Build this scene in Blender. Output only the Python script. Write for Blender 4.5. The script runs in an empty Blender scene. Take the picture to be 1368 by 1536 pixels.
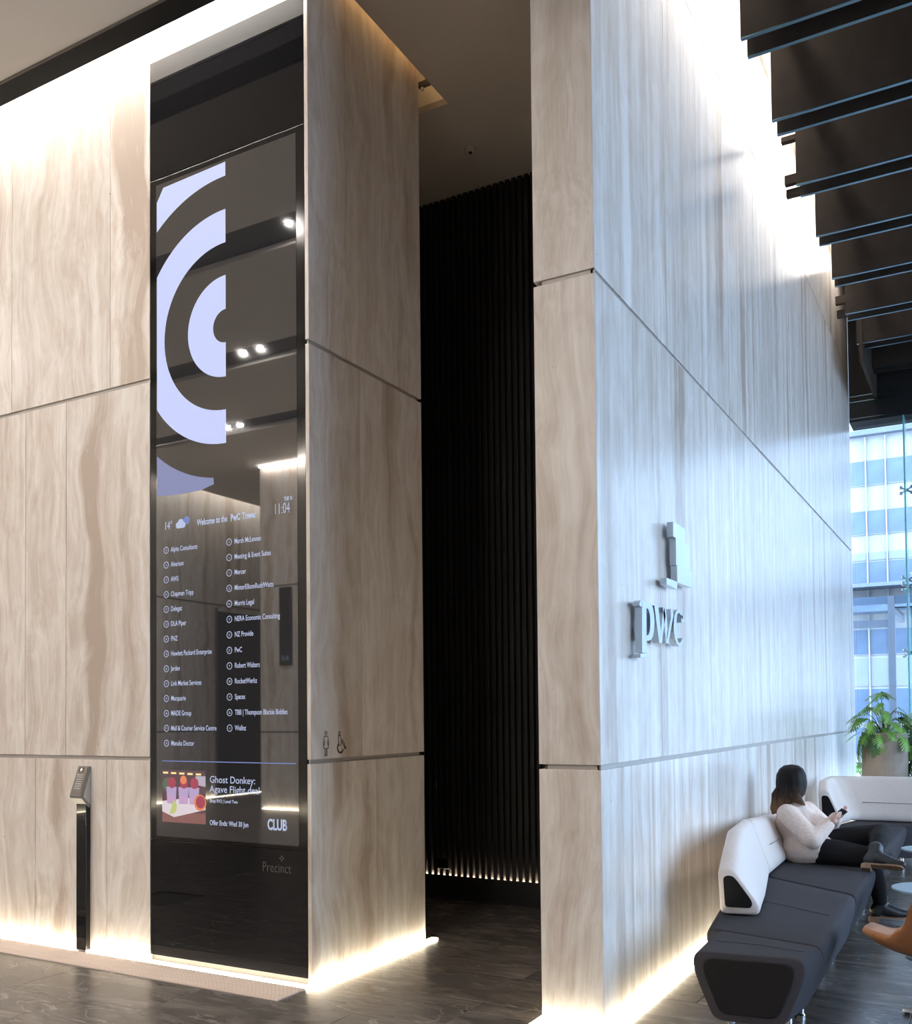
import bpy, bmesh, math, random
from mathutils import Vector, Matrix, Euler
random.seed(7)
scene = bpy.context.scene
COL = scene.collection
PI = math.pi

# ------------------------------------------------------------------ camera
cam_data = bpy.data.cameras.new('camera')
cam = bpy.data.objects.new('camera', cam_data)
COL.objects.link(cam)
scene.camera = cam
YAW, PITCH, ROLL, FPX, CX, CY = 0.5113, 0.0276, -0.0094, 1445.6, 681.7, 1031.6
_f = Vector((-math.sin(YAW) * math.cos(PITCH), math.cos(YAW) * math.cos(PITCH), math.sin(PITCH)))
_r = Vector((math.cos(YAW), math.sin(YAW), 0))
_u = _r.cross(_f)
_r2 = _r * math.cos(ROLL) + _u * math.sin(ROLL)
_u2 = -_r * math.sin(ROLL) + _u * math.cos(ROLL)
cam.matrix_world = Matrix(((_r2.x, _u2.x, -_f.x, 0), (_r2.y, _u2.y, -_f.y, 0), (_r2.z, _u2.z, -_f.z, 1.6), (0, 0, 0, 1)))
cam_data.sensor_fit = 'HORIZONTAL'
cam_data.sensor_width = 36
cam_data.lens = 36 * FPX / 1368
cam_data.shift_x = (684 - CX) / 1368
cam_data.shift_y = (CY - 768) / 1368
cam_data.clip_start = 0.05
cam_data.clip_end = 400

# ------------------------------------------------------------------ world, exposure
world = bpy.data.worlds.new('sky')
scene.world = world
world.use_nodes = True
_bg = world.node_tree.nodes['Background']
_bg.inputs['Color'].default_value = (0.59, 0.745, 1.0, 1)
_bg.inputs['Strength'].default_value = 8.8
scene.view_settings.view_transform = 'Standard'
scene.view_settings.look = 'None'
scene.view_settings.gamma = 1
scene.view_settings.use_curve_mapping = False
scene.view_settings.exposure = 0.0
scene.cycles.use_denoising = True
scene.cycles.max_bounces = 8
scene.cycles.sample_clamp_indirect = 6.0

LED_FLOOR = 30.0      # radiance of the light slots in the floor
LED_COVE = 140.0       # radiance of the strips in the ceiling coves
LED_LOUNGE = 56.0     # strip in the cove above the lounge wall
DOWNLIGHT_W = 47.0    # watts per ceiling downlight


def portal(name, loc, rot, sx, sy):
    ld = bpy.data.lights.new(name, 'AREA')
    ld.shape = 'RECTANGLE'
    ld.size, ld.size_y = sx, sy
    ld.cycles.is_portal = True
    o = bpy.data.objects.new(name, ld)
    o.location, o.rotation_euler = loc, rot
    COL.objects.link(o)
    return o


portal('sky_portal', (2.6, 15.1, 2.85), (-PI / 2, 0, 0), 8.6, 5.6)
portal('sky_portal.001', (6.9, 8.5, 3.1), (0, PI / 2, 0), 6.0, 12.6)


# ------------------------------------------------------------------ materials
def new_mat(name):
    m = bpy.data.materials.new(name)
    m.use_nodes = True
    nt = m.node_tree
    return m, nt, nt.nodes, nt.links, nt.nodes['Principled BSDF']


def mat(name, color, rough=0.5, metal=0.0, scale=30.0, var=0.06, bump=0.0, spec=0.5, stretch=(1, 1, 1), emit=None):
    m, nt, N, L, b = new_mat(name)
    tc = N.new('ShaderNodeTexCoord')
    mp = N.new('ShaderNodeMapping')
    mp.inputs['Scale'].default_value = stretch
    L.new(tc.outputs['Object'], mp.inputs['Vector'])
    no = N.new('ShaderNodeTexNoise')
    no.inputs['Scale'].default_value = scale
    no.inputs['Detail'].default_value = 4
    L.new(mp.outputs[0], no.inputs['Vector'])
    r = N.new('ShaderNodeValToRGB')
    c = color
    r.color_ramp.elements[0].position = 0.3
    r.color_ramp.elements[1].position = 0.7
    r.color_ramp.elements[0].color = (c[0] * (1 - var), c[1] * (1 - var), c[2] * (1 - var), 1)
    r.color_ramp.elements[1].color = (min(1, c[0] * (1 + var)), min(1, c[1] * (1 + var)), min(1, c[2] * (1 + var)), 1)
    L.new(no.outputs['Fac'], r.inputs[0])
    L.new(r.outputs[0], b.inputs['Base Color'])
    b.inputs['Roughness'].default_value = rough
    b.inputs['Metallic'].default_value = metal
    b.inputs['Specular IOR Level'].default_value = spec
    if bump:
        bp = N.new('ShaderNodeBump')
        bp.inputs['Strength'].default_value = bump
        bp.inputs['Distance'].default_value = 0.01
        L.new(no.outputs['Fac'], bp.inputs['Height'])
        L.new(bp.outputs[0], b.inputs['Normal'])
    if emit:
        b.inputs['Emission Color'].default_value = (*emit[:3], 1)
        b.inputs['Emission Strength'].default_value = emit[3]
    return m


def glow(name, color, strength, base=(0.8, 0.8, 0.8)):
    m, nt, N, L, b = new_mat(name)
    b.inputs['Base Color'].default_value = (*base, 1)
    b.inputs['Roughness'].default_value = 0.6
    b.inputs['Emission Color'].default_value = (*color, 1)
    b.inputs['Emission Strength'].default_value = strength
    return m


def travertine(name, wave=1.0, rough=0.3, lift=0.0, warm=0.0):
    m, nt, N, L, b = new_mat(name)
    tc = N.new('ShaderNodeTexCoord')
    oi = N.new('ShaderNodeObjectInfo')
    mul = N.new('ShaderNodeVectorMath')
    mul.operation = 'SCALE'
    mul.inputs[0].default_value = (37.0, 91.0, 53.0)
    L.new(oi.outputs['Random'], mul.inputs['Scale'])
    add = N.new('ShaderNodeVectorMath')
    add.operation = 'ADD'
    L.new(tc.outputs['Object'], add.inputs[0])
    L.new(mul.outputs[0], add.inputs[1])

    # slow sideways wander of the bands
    wmap = N.new('ShaderNodeMapping')
    wmap.inputs['Scale'].default_value = (1.5, 1.5, 1.1)
    L.new(add.outputs[0], wmap.inputs['Vector'])
    wn = N.new('ShaderNodeTexNoise')
    wn.inputs['Scale'].default_value = 1.0
    wn.inputs['Detail'].default_value = 1.6
    L.new(wmap.outputs[0], wn.inputs['Vector'])
    sub = N.new('ShaderNodeVectorMath')
    sub.operation = 'MULTIPLY_ADD'
    sub.inputs[1].default_value = (0.34 * wave, 0.34 * wave, 0.0)
    L.new(wn.outputs['Color'], sub.inputs[0])
    L.new(add.outputs[0], sub.inputs[2])

    def band(sx, sz, detail, dist=0.0, rough_=0.55):
        mp = N.new('ShaderNodeMapping')
        mp.inputs['Scale'].default_value = (sx, sx, sz)
        L.new(sub.outputs[0], mp.inputs['Vector'])
        n = N.new('ShaderNodeTexNoise')
        n.inputs['Scale'].default_value = 1.0
        n.inputs['Detail'].default_value = detail
        n.inputs['Distortion'].default_value = dist
        n.inputs['Roughness'].default_value = rough_
        L.new(mp.outputs[0], n.inputs['Vector'])
        return n

    n1 = band(4.2, 0.16, 1.5, 0.0, 0.4)
    n2 = band(24.0, 0.35, 3, 0.1)
    n3 = band(95.0, 1.6, 3)
    n4 = band(7.0, 3.0, 5, 1.2)

    def mixf(a, bb, f):
        x = N.new('ShaderNodeMix')
        x.inputs['Factor'].default_value = f
        L.new(a, x.inputs[2])
        L.new(bb, x.inputs[3])
        return x.outputs[0]

    # growth lines: contours of the slow field
    pp = N.new('ShaderNodeMath')
    pp.operation = 'MULTIPLY'
    pp.inputs[1].default_value = 17.0
    L.new(n1.outputs['Fac'], pp.inputs[0])
    pq = N.new('ShaderNodeMath')
    pq.operation = 'SINE'
    L.new(pp.outputs[0], pq.inputs[0])
    pw = N.new('ShaderNodeMath')
    pw.operation = 'MULTIPLY_ADD'
    pw.inputs[1].default_value, pw.inputs[2].default_value = 0.5, 0.5
    L.new(pq.outputs[0], pw.inputs[0])
    s = mixf(n1.outputs['Fac'], pw.outputs[0], 0.24)
    s = mixf(s, n2.outputs['Fac'], 0.33)
    s = mixf(s, n3.outputs['Fac'], 0.16)
    s = mixf(s, n4.outputs['Fac'], 0.2)
    r = N.new('ShaderNodeValToRGB')
    e = r.color_ramp.elements
    e[0].position, e[1].position = 0.385, 0.63
    e[0].color = (0.45 + lift, 0.37 + lift, 0.31 + lift, 1)
    e[1].color = (0.80 + lift, 0.77 + lift, 0.735 + lift, 1)
    for p, c in ((0.445, (0.555, 0.48, 0.42)), (0.5, (0.63, 0.565, 0.51)), (0.555, (0.71, 0.66, 0.615))):
        k = e.new(p)
        k.color = (c[0] + lift, c[1] + lift, c[2] + lift, 1)
    L.new(s, r.inputs[0])
    # small open pores
    pm = N.new('ShaderNodeMapping')
    pm.inputs['Scale'].default_value = (55, 55, 22)
    L.new(sub.outputs[0], pm.inputs['Vector'])
    pn = N.new('ShaderNodeTexNoise')
    pn.inputs['Scale'].default_value = 1.0
    pn.inputs['Detail'].default_value = 2
    L.new(pm.outputs[0], pn.inputs['Vector'])
    pr = N.new('ShaderNodeValToRGB')
    pr.color_ramp.elements[0].position, pr.color_ramp.elements[1].position = 0.745, 0.79
    L.new(pn.outputs['Fac'], pr.inputs[0])
    gate = N.new('ShaderNodeMath')
    gate.operation = 'MULTIPLY'
    L.new(pr.outputs[0], gate.inputs[0])
    g2 = N.new('ShaderNodeValToRGB')
    g2.color_ramp.elements[0].position, g2.color_ramp.elements[1].position = 0.5, 0.6
    L.new(n4.outputs['Fac'], g2.inputs[0])
    L.new(g2.outputs[0], gate.inputs[1])
    mx = N.new('ShaderNodeMix')
    mx.data_type = 'RGBA'
    L.new(gate.outputs[0], mx.inputs[0])
    L.new(r.outputs[0], mx.inputs[6])
    mx.inputs[7].default_value = (0.16, 0.12, 0.09, 1)
    # each slab a little lighter or darker
    hv = N.new('ShaderNodeHueSaturation')
    ma = N.new('ShaderNodeMapRange')
    ma.inputs[3].default_value, ma.inputs[4].default_value = 0.93, 1.06
    L.new(oi.outputs['Random'], ma.inputs[0])
    L.new(ma.outputs[0], hv.inputs['Value'])
    L.new(mx.outputs[2], hv.inputs['Color'])
    L.new(hv.outputs[0], b.inputs['Base Color'])
    b.inputs['Roughness'].default_value = rough
    bp = N.new('ShaderNodeBump')
    bp.inputs['Strength'].default_value = 0.06
    bp.inputs['Distance'].default_value = 0.004
    L.new(s, bp.inputs['Height'])
    L.new(bp.outputs[0], b.inputs['Normal'])
    return m


def stone_floor(name):
    m, nt, N, L, b = new_mat(name)
    tc = N.new('ShaderNodeTexCoord')
    oi = N.new('ShaderNodeObjectInfo')
    mul = N.new('ShaderNodeVectorMath')
    mul.operation = 'SCALE'
    mul.inputs[0].default_value = (31.0, 67.0, 0.0)
    L.new(oi.outputs['Random'], mul.inputs['Scale'])
    add = N.new('ShaderNodeVectorMath')
    L.new(tc.outputs['Object'], add.inputs[0])
    L.new(mul.outputs[0], add.inputs[1])
    mp = N.new('ShaderNodeMapping')
    mp.inputs['Scale'].default_value = (1.6, 5.0, 1)
    mp.inputs['Rotation'].default_value = (0, 0, 0.25)
    L.new(add.outputs[0], mp.inputs['Vector'])
    n = N.new('ShaderNodeTexNoise')
    n.inputs['Scale'].default_value = 1.5
    n.inputs['Detail'].default_value = 8
    n.inputs['Distortion'].default_value = 0.8
    L.new(mp.outputs[0], n.inputs['Vector'])
    r = N.new('ShaderNodeValToRGB')
    e = r.color_ramp.elements
    e[0].position, e[1].position = 0.3, 0.72
    e[0].color = (0.082, 0.071, 0.062, 1)
    e[1].color = (0.185, 0.163, 0.142, 1)
    k = e.new(0.5)
    k.color = (0.12, 0.104, 0.092, 1)
    L.new(n.outputs['Fac'], r.inputs[0])
    # thin pale veins
    vm = N.new('ShaderNodeMapping')
    vm.inputs['Scale'].default_value = (0.9, 4.0, 1)
    vm.inputs['Rotation'].default_value = (0, 0, -0.5)
    L.new(add.outputs[0], vm.inputs['Vector'])
    vn = N.new('ShaderNodeTexNoise')
    vn.inputs['Scale'].default_value = 0.9
    vn.inputs['Detail'].default_value = 4
    vn.inputs['Distortion'].default_value = 1.3
    L.new(vm.outputs[0], vn.inputs['Vector'])
    vr = N.new('ShaderNodeValToRGB')
    ve = vr.color_ramp.elements
    ve[0].position, ve[1].position = 0.49, 0.51
    ve[0].color, ve[1].color = (0, 0, 0, 1), (0, 0, 0, 1)
    k = ve.new(0.5)
    k.color = (0.4, 0.4, 0.4, 1)
    L.new(vn.outputs['Fac'], vr.inputs[0])
    mx = N.new('ShaderNodeMix')
    mx.data_type = 'RGBA'
    L.new(vr.outputs[0], mx.inputs[0])
    L.new(r.outputs[0], mx.inputs[6])
    mx.inputs[7].default_value = (0.42, 0.38, 0.33, 1)
    hv = N.new('ShaderNodeHueSaturation')
    ma = N.new('ShaderNodeMapRange')
    ma.inputs[3].default_value, ma.inputs[4].default_value = 0.85, 1.18
    L.new(oi.outputs['Random'], ma.inputs[0])
    L.new(ma.outputs[0], hv.inputs['Value'])
    L.new(mx.outputs[2], hv.inputs['Color'])
    L.new(hv.outputs[0], b.inputs['Base Color'])
    b.inputs['Roughness'].default_value = 0.27
    b.inputs['Specular IOR Level'].default_value = 0.7
    return m


def glass_mat(name, tint=(0.93, 0.98, 1.0)):
    m, nt, N, L, b = new_mat(name)
    N.remove(b)
    out = N['Material Output']
    tr = N.new('ShaderNodeBsdfTransparent')
    tr.inputs[0].default_value = (*tint, 1)
    gl = N.new('ShaderNodeBsdfGlossy')
    gl.inputs['Roughness'].default_value = 0.02
    fr = N.new('ShaderNodeFresnel')
    fr.inputs[0].default_value = 1.45
    mx = N.new('ShaderNodeMixShader')
    L.new(fr.outputs[0], mx.inputs[0])
    L.new(tr.outputs[0], mx.inputs[1])
    L.new(gl.outputs[0], mx.inputs[2])
    L.new(mx.outputs[0], out.inputs[0])
    return m


M = {}
M['trav'] = travertine('travertine', wave=1.0, rough=0.35)
M['trav_straight'] = travertine('travertine_vein_cut', wave=0.22, rough=0.24, lift=0.03)
M['floor'] = stone_floor('grey_stone')
M['core'] = mat('joint_shadow', (0.10, 0.09, 0.08), 0.7, 0.0, 8, 0.05)
M['reveal'] = mat('reveal_metal', (0.40, 0.37, 0.34), 0.45, 0.2, 8, 0.05)
M['grout'] = mat('grout', (0.06, 0.055, 0.05), 0.7)
M['mat'] = mat('entrance_matting', (0.60, 0.50, 0.44), 0.85, 0, 60, 0.08, stretch=(0.05, 3, 1))
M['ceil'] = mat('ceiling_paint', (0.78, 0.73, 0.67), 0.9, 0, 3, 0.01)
M['ceil_dim'] = mat('shaded_ceiling_paint', (0.40, 0.35, 0.305), 0.9, 0, 3, 0.01)  # ceiling paint with the corridor's dimmer light put into the colour
M['black'] = mat('black_paint', (0.012, 0.012, 0.012), 0.45, 0, 12, 0.2)
M['black_ceil'] = mat('black_ceiling', (0.006, 0.006, 0.006), 0.9, 0, 5, 0.2)
M['fin'] = mat('dark_bronze_fin', (0.044, 0.034, 0.028), 0.85, 0.0, 9, 0.1, spec=0.15)
M['fin_edge'] = mat('fin_edge_trim', (0.055, 0.09, 0.115), 0.3, 0.9, 9, 0.05)
M['slat'] = mat('black_slat', (0.006, 0.0052, 0.005), 0.55, 0, 20, 0.2)
M['blackglass'] = mat('black_glass', (0.006, 0.006, 0.007), 0.02, 0, 2, 0.05, spec=0.4)
M['screen'] = mat('screen_glass', (0.012, 0.012, 0.013), 0.02, 0, 2, 0.05, spec=0.75, emit=(0.85, 0.8, 0.85, 0.012))
M['bezel'] = mat('screen_bezel', (0.004, 0.004, 0.004), 0.08, 0, 2, 0.05, spec=0.6)
M['s_white'] = glow('screen_white', (0.62, 0.70, 1.0), 0.72, (0.02, 0.02, 0.02))
M['s_lav'] = glow('screen_lavender', (0.56, 0.63, 1.0), 0.92, (0.02, 0.02, 0.02))
M['s_lav2'] = glow('screen_lavender_soft', (0.36, 0.42, 0.80), 0.5, (0.02, 0.02, 0.02))
M['s_blue'] = glow('screen_blue', (0.22, 0.32, 0.75), 0.6, (0.02, 0.02, 0.02))
M['led_floor'] = glow('led_warm_white', (1.0, 0.90, 0.68), LED_FLOOR)
M['led_cove'] = glow('led_cove_white', (1.0, 0.93, 0.84), LED_COVE)
M['led_lounge'] = glow('led_lounge_white', (1.0, 0.92, 0.82), LED_LOUNGE)
M['led_orange'] = glow('led_amber', (1.0, 0.62, 0.26), 9.0)
M['led_slat'] = glow('led_slat', (1.0, 0.76, 0.54), 330.0)
M['lamp'] = glow('downlight_face', (1.0, 0.92, 0.8), 40.0)
M['diffuser'] = mat('white_diffuser', (0.85, 0.85, 0.85), 0.5, 0, 3, 0.02)
M['chrome'] = mat('chrome', (0.75, 0.77, 0.8), 0.12, 1.0, 5, 0.03)
M['steel'] = mat('brushed_steel', (0.52, 0.57, 0.62), 0.25, 1.0, 5, 0.04)
M['grey_fabric'] = mat('charcoal_fabric', (0.050, 0.047, 0.052), 0.95, 0, 260, 0.22, 0.12, spec=0.2)
M['dark_fabric'] = mat('black_fabric', (0.015, 0.0135, 0.0135), 0.95, 0, 260, 0.22, 0.1, spec=0.2)
M['white_leather'] = mat('white_leather', (0.70, 0.61, 0.555), 0.5, 0, 40, 0.03, 0.03)
M['seam'] = mat('grey_seam_thread', (0.28, 0.26, 0.25), 0.8)  # grey thread along the seams of the white backrests
M['tan'] = mat('tan_leather', (0.38, 0.165, 0.07), 0.5, 0, 30, 0.1, 0.03, spec=0.3)
M['table'] = mat('table_laminate', (0.27, 0.36, 0.42), 0.35, 0, 20, 0.03)
M['sweater'] = mat('cream_knit', (0.80, 0.64, 0.55), 0.95, 0, 55, 0.08, 0.35, spec=0.15)
M['shirt'] = mat('pale_shirt', (0.62, 0.70, 0.78), 0.9, 0, 50, 0.05)
M['skin'] = mat('skin', (0.62, 0.36, 0.27), 0.5, 0, 30, 0.05)
M['nail'] = mat('dark_nail_polish', (0.02, 0.03, 0.04), 0.2)
M['trouser'] = mat('black_denim', (0.013, 0.012, 0.013), 0.85, 0, 120, 0.2, 0.05, spec=0.25)
M['boot'] = mat('black_boot_leather', (0.02, 0.021, 0.022), 0.45, 0, 60, 0.2, 0.05)
M['sole'] = mat('tan_sole', (0.26, 0.15, 0.08), 0.6, 0, 30, 0.15)
M['planter'] = mat('taupe_planter', (0.27, 0.225, 0.185), 0.75, 0, 7, 0.16, 0.05)
M['soil'] = mat('soil', (0.04, 0.03, 0.02), 0.95)
M['leaf'] = mat('leaf_green', (0.17, 0.36, 0.06), 0.45, 0, 12, 0.3)
M['leaf_dark'] = mat('leaf_dark_green', (0.05, 0.14, 0.05), 0.45, 0, 12, 0.3)
M['stem'] = mat('leaf_stem', (0.12, 0.17, 0.05), 0.6)
M['glass'] = glass_mat('clear_glass')
M['glass_edge'] = mat('glass_fin_edge', (0.22, 0.62, 0.66), 0.15, 0, 3, 0.05)
M['facade'] = mat('white_facade', (0.34, 0.35, 0.36), 0.6, 0, 1.5, 0.03)
M['pane'] = mat('blue_window_glass', (0.095, 0.14, 0.21), 0.3, 0.0, 1.2, 0.25)
M['pane_pale'] = mat('pale_window_blind', (0.22, 0.25, 0.29), 0.4, 0.0, 0.9, 0.1)
M['frame_blue'] = mat('painted_steel_frame', (0.14, 0.17, 0.22), 0.5, 0, 4, 0.05)
M['pavement'] = mat('pavement', (0.50, 0.50, 0.50), 0.9, 0, 3, 0.1)
M['sign_line'] = mat('sign_black', (0.03, 0.028, 0.026), 0.6)


# ------------------------------------------------------------------ helpers
def tag(o, label=None, cat=None, group=None, kind=None):
    if label:
        o['label'] = label
    if cat:
        o['category'] = cat
    if group:
        o['group'] = group
    if kind:
        o['kind'] = kind
    return o


def empty(name, loc=(0, 0, 0)):
    o = bpy.data.objects.new(name, None)
    o.location = loc
    o.empty_display_size = 0.1
    COL.objects.link(o)
    return o


def place(o, parent):
    if parent is not None:
        o.parent = parent
        px = parent
        inv = Matrix.Identity(4)
        t = Vector((0, 0, 0))
        while px is not None:
            t += px.location
            px = px.parent
        o.location = o.location - t
    return o


def obj(name, bm_or_me, m, parent=None, smooth=False, origin=None):
    """link as ONE mesh object; geometry given in world space, origin moved to `origin`"""
    if isinstance(bm_or_me, bmesh.types.BMesh):
        bmesh.ops.recalc_face_normals(bm_or_me, faces=bm_or_me.faces)
        me = bpy.data.meshes.new(name)
        bm_or_me.to_mesh(me)
        bm_or_me.free()
    else:
        me = bm_or_me
    if not me.materials:
        me.materials.append(m)
    if smooth:
        for p in me.polygons:
            p.use_smooth = True
    o = bpy.data.objects.new(name, me)
    if origin is not None:
        me.transform(Matrix.Translation(-Vector(origin)))
        o.location = origin
    COL.objects.link(o)
    return place(o, parent)


def bbox(bm, x0, x1, y0, y1, z0, z1, bevel=0.0, seg=2):
    r = bmesh.ops.create_cube(bm, size=1)
    for v in r['verts']:
        v.co = Vector((x0 + (v.co.x + .5) * (x1 - x0), y0 + (v.co.y + .5) * (y1 - y0), z0 + (v.co.z + .5) * (z1 - z0)))
    if bevel:
        es = list({e for v in r['verts'] for e in v.link_edges})
        bmesh.ops.bevel(bm, geom=es, offset=bevel, segments=seg, affect='EDGES', profile=0.5)
    return bm


def box(name, x0, x1, y0, y1, z0, z1, m, parent=None, bevel=0.0, local=True):
    bm = bmesh.new()
    bbox(bm, x0, x1, y0, y1, z0, z1, bevel)
    return obj(name, bm, m, parent, origin=(x0, y0, z0) if local else None)


def prism(bm, pts, vec):
    """pts: 3D polygon, extruded by vec"""
    a = [bm.verts.new(p) for p in pts]
    b = [bm.verts.new(Vector(p) + Vector(vec)) for p in pts]
    n = len(pts)
    bm.faces.new(a)
    bm.faces.new(list(reversed(b)))
    for i in range(n):
        bm.faces.new((a[i], b[i], b[(i + 1) % n], a[(i + 1) % n]))
    return bm


def loft(bm, secs, cap=True, closed=True):
    rows = [[bm.verts.new(p) for p in s] for s in secs]
    n = len(secs[0])
    for r0, r1 in zip(rows, rows[1:]):
        for i in range(n if closed else n - 1):
            j = (i + 1) % n
            bm.faces.new((r0[i], r0[j], r1[j], r1[i]))
    if cap:
        bm.faces.new(list(reversed(rows[0])))
        bm.faces.new(rows[-1])
    return bm


def tube(bm, pts, rad, seg=8, cap=True):
    pts = [Vector(p) for p in pts]
    rr = rad if isinstance(rad, (list, tuple)) else [rad] * len(pts)
    secs = []
    up = None
    for i, p in enumerate(pts):
        d = (pts[min(i + 1, len(pts) - 1)] - pts[max(i - 1, 0)]).normalized()
        if up is None:
            up = Vector((0, 0, 1)) if abs(d.z) < 0.9 else Vector((1, 0, 0))
        s = d.cross(up).normalized()
        up = s.cross(d).normalized()
        secs.append([p + (s * math.cos(a) + up * math.sin(a)) * rr[i] for a in [2 * PI * k / seg for k in range(seg)]])
    return loft(bm, secs, cap)


def lathe(bm, c, prof, seg=32):
    """prof: list of (r, z)"""
    secs = [[Vector((c[0] + r * math.cos(2 * PI * k / seg), c[1] + r * math.sin(2 * PI * k / seg), c[2] + z)) for k in range(seg)] for r, z in prof]
    return loft(bm, secs, True)


def rounded(pts, rad, seg=4):
    """round the corners of a 2-D polygon"""
    out = []
    n = len(pts)
    for i in range(n):
        p0, p, p1 = Vector(pts[i - 1]), Vector(pts[i]), Vector(pts[(i + 1) % n])
        r = rad[i] if isinstance(rad, (list, tuple)) else rad
        a, b = (p0 - p).normalized(), (p1 - p).normalized()
        ra, rb = min(r, (p0 - p).length * .45), min(r, (p1 - p).length * .45)
        s, e = p + a * ra, p + b * rb
        for k in range(seg + 1):
            t = k / seg
            out.append(s * (1 - t) ** 2 + p * 2 * t * (1 - t) + e * t * t)
    return out


def text_mesh(s, size, bold=0.0, sx=1.0, align='LEFT', extrude=0.0, space=1.0):
    cu = bpy.data.curves.new('lettering', 'FONT')
    cu.body = s
    cu.size = size
    cu.align_x = align
    cu.offset = bold
    cu.extrude = extrude
    cu.resolution_u = 3
    cu.space_character = space
    o = bpy.data.objects.new('lettering', cu)
    COL.objects.link(o)
    dg = bpy.context.evaluated_depsgraph_get()
    me = bpy.data.meshes.new_from_object(o.evaluated_get(dg))
    bpy.data.objects.remove(o)
    bpy.data.curves.remove(cu)
    me.transform(Matrix.Diagonal((sx, 1, 1, 1)))
    return me


def append_mesh(bm, me, mtx):
    me.transform(mtx)
    bm.from_mesh(me)
    bpy.data.meshes.remove(me)


def blob(name, caps, m, parent=None, voxel=0.008, smooth_it=4, extra=None):
    """tapered capsules fused into one continuous skin"""
    bm = bmesh.new()
    for p, q, r1, r2 in caps:
        p, q = Vector(p), Vector(q)
        d = q - p
        L_ = d.length
        if L_ < 1e-5:
            bmesh.ops.create_icosphere(bm, subdivisions=2, radius=r1, matrix=Matrix.Translation(p))
            continue
        d.normalize()
        seg = 14
        up = Vector((0, 0, 1)) if abs(d.z) < 0.9 else Vector((1, 0, 0))
        s = d.cross(up).normalized()
        u = s.cross(d)
        secs = []
        for ang in (-80, -50, -20):
            a = math.radians(ang)
            secs.append((p + d * r1 * math.sin(a), r1 * math.cos(a)))
        for k in range(5):
            t = k / 4
            secs.append((p.lerp(q, t), r1 + (r2 - r1) * t))
        for ang in (20, 50, 80):
            a = math.radians(ang)
            secs.append((q + d * r2 * math.sin(a), r2 * math.cos(a)))
        loft(bm, [[c + (s * math.cos(2 * PI * j / seg) + u * math.sin(2 * PI * j / seg)) * r for j in range(seg)] for c, r in secs])
    if extra:
        extra(bm)
    bmesh.ops.recalc_face_normals(bm, faces=bm.faces)
    me = bpy.data.meshes.new(name)
    bm.to_mesh(me)
    bm.free()
    t = bpy.data.objects.new(name, me)
    COL.objects.link(t)
    md = t.modifiers.new('r', 'REMESH')
    md.mode = 'VOXEL'
    md.voxel_size = voxel
    if smooth_it:
        sm = t.modifiers.new('s', 'SMOOTH')
        sm.iterations = smooth_it
        sm.factor = 0.5
    dg = bpy.context.evaluated_depsgraph_get()
    out = bpy.data.meshes.new_from_object(t.evaluated_get(dg))
    bpy.data.objects.remove(t)
    bpy.data.meshes.remove(me)
    out.materials.clear()
    return obj(name, out, m, parent, smooth=True)


# ------------------------------------------------------------------ structure
YD = 4.574        # plane of the display wall and of the pillar front
XF = -3.548       # face of the block that turns into the corridor
XP = -2.07        # corridor side of the pillar
XR = -1.73        # long lounge wall
YE = 14.65        # end of the lounge wall
YB = 7.286        # slat wall at the back of the corridor
ZC = 5.96         # lobby ceiling
ZK = 6.15         # corridor ceiling
Z1, Z2, Z3 = 1.325, 3.85, 6.42
GAP = 0.026       # horizontal reveals

floor = box('floor', -15, 9, -13, 15.15, -0.06, -0.012, M['grout'])
tag(floor, kind='structure')
TW, TD = 1.05, 0.524
tile_bm = bmesh.new()
bbox(tile_bm, 0.0015, TW - 0.0015, 0.0015, TD - 0.0015, -0.011, 0, 0.0012, 1)
tile_me = bpy.data.meshes.new('tile')
bmesh.ops.recalc_face_normals(tile_bm, faces=tile_bm.faces)
tile_bm.to_mesh(tile_me)
tile_bm.free()
tile_me.materials.append(M['floor'])
row = 0
y = 4.26 - 4 * TD
while y < 15.1:
    x0 = -6.72 + (row % 2) * TW / 2
    x = x0
    while x < 1.2:
        inside_block = (x + TW < XF - .06 and y > YD + .02 and y + TD < 5.8) or (x + TW < XP and y > YB + .1)
        behind_wall = x + TW < XR - .4 and y > YB + .1
        near_skip = x > -1.9 and y < 3.2
        if not (inside_block or behind_wall or near_skip):
            t = bpy.data.objects.new('tile', tile_me)
            t.location = (x, y, 0)
            COL.objects.link(t)
            place(t, floor)
        x += TW
    y += TD
    row += 1
# the stone goes on behind the camera, too far round to show its joints
box('stone_field', -14.5, -6.73, -12.8, 7.6, -0.012, -0.0005, M['floor'], floor)
box('stone_field', -6.72, 1.2, -12.8, 4.26 - 4 * TD - .002, -0.012, -0.0005, M['floor'], floor)
box('stone_field', 1.25, 8.9, -12.8, 15.1, -0.012, -0.0005, M['floor'], floor)

# beige matting sunk along the display wall
mt = box('entrance_mat', -7.6, XF, 4.262, 4.52, 0.0, 0.006, M['mat'])
tag(mt, 'long beige ribbed floor mat along the foot of the display wall', 'mat')
bm = bmesh.new()
for k in range(12):
    yy = 4.268 + k * 0.0212
    bbox(bm, -7.6, XF, yy, yy + 0.013, 0.006, 0.0085)
o = obj('rib', bm, M['mat'], mt)
o['kind'] = 'stuff'


def panel_x(parent, x0, x1, z0, z1, y, t=0.022, m=None):     # slab facing -Y
    return box('panel', x0 + .002, x1 - .002, y, y + t, z0, z1, m or M['trav'], parent, bevel=0.0015)


def panel_y(parent, y0, y1, z0, z1, x, t=0.022, m=None):     # slab facing +X
    return box('panel', x - t, x, y0 + .002, y1 - .002, z0, z1, m or M['trav'], parent, bevel=0.0015)


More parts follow.
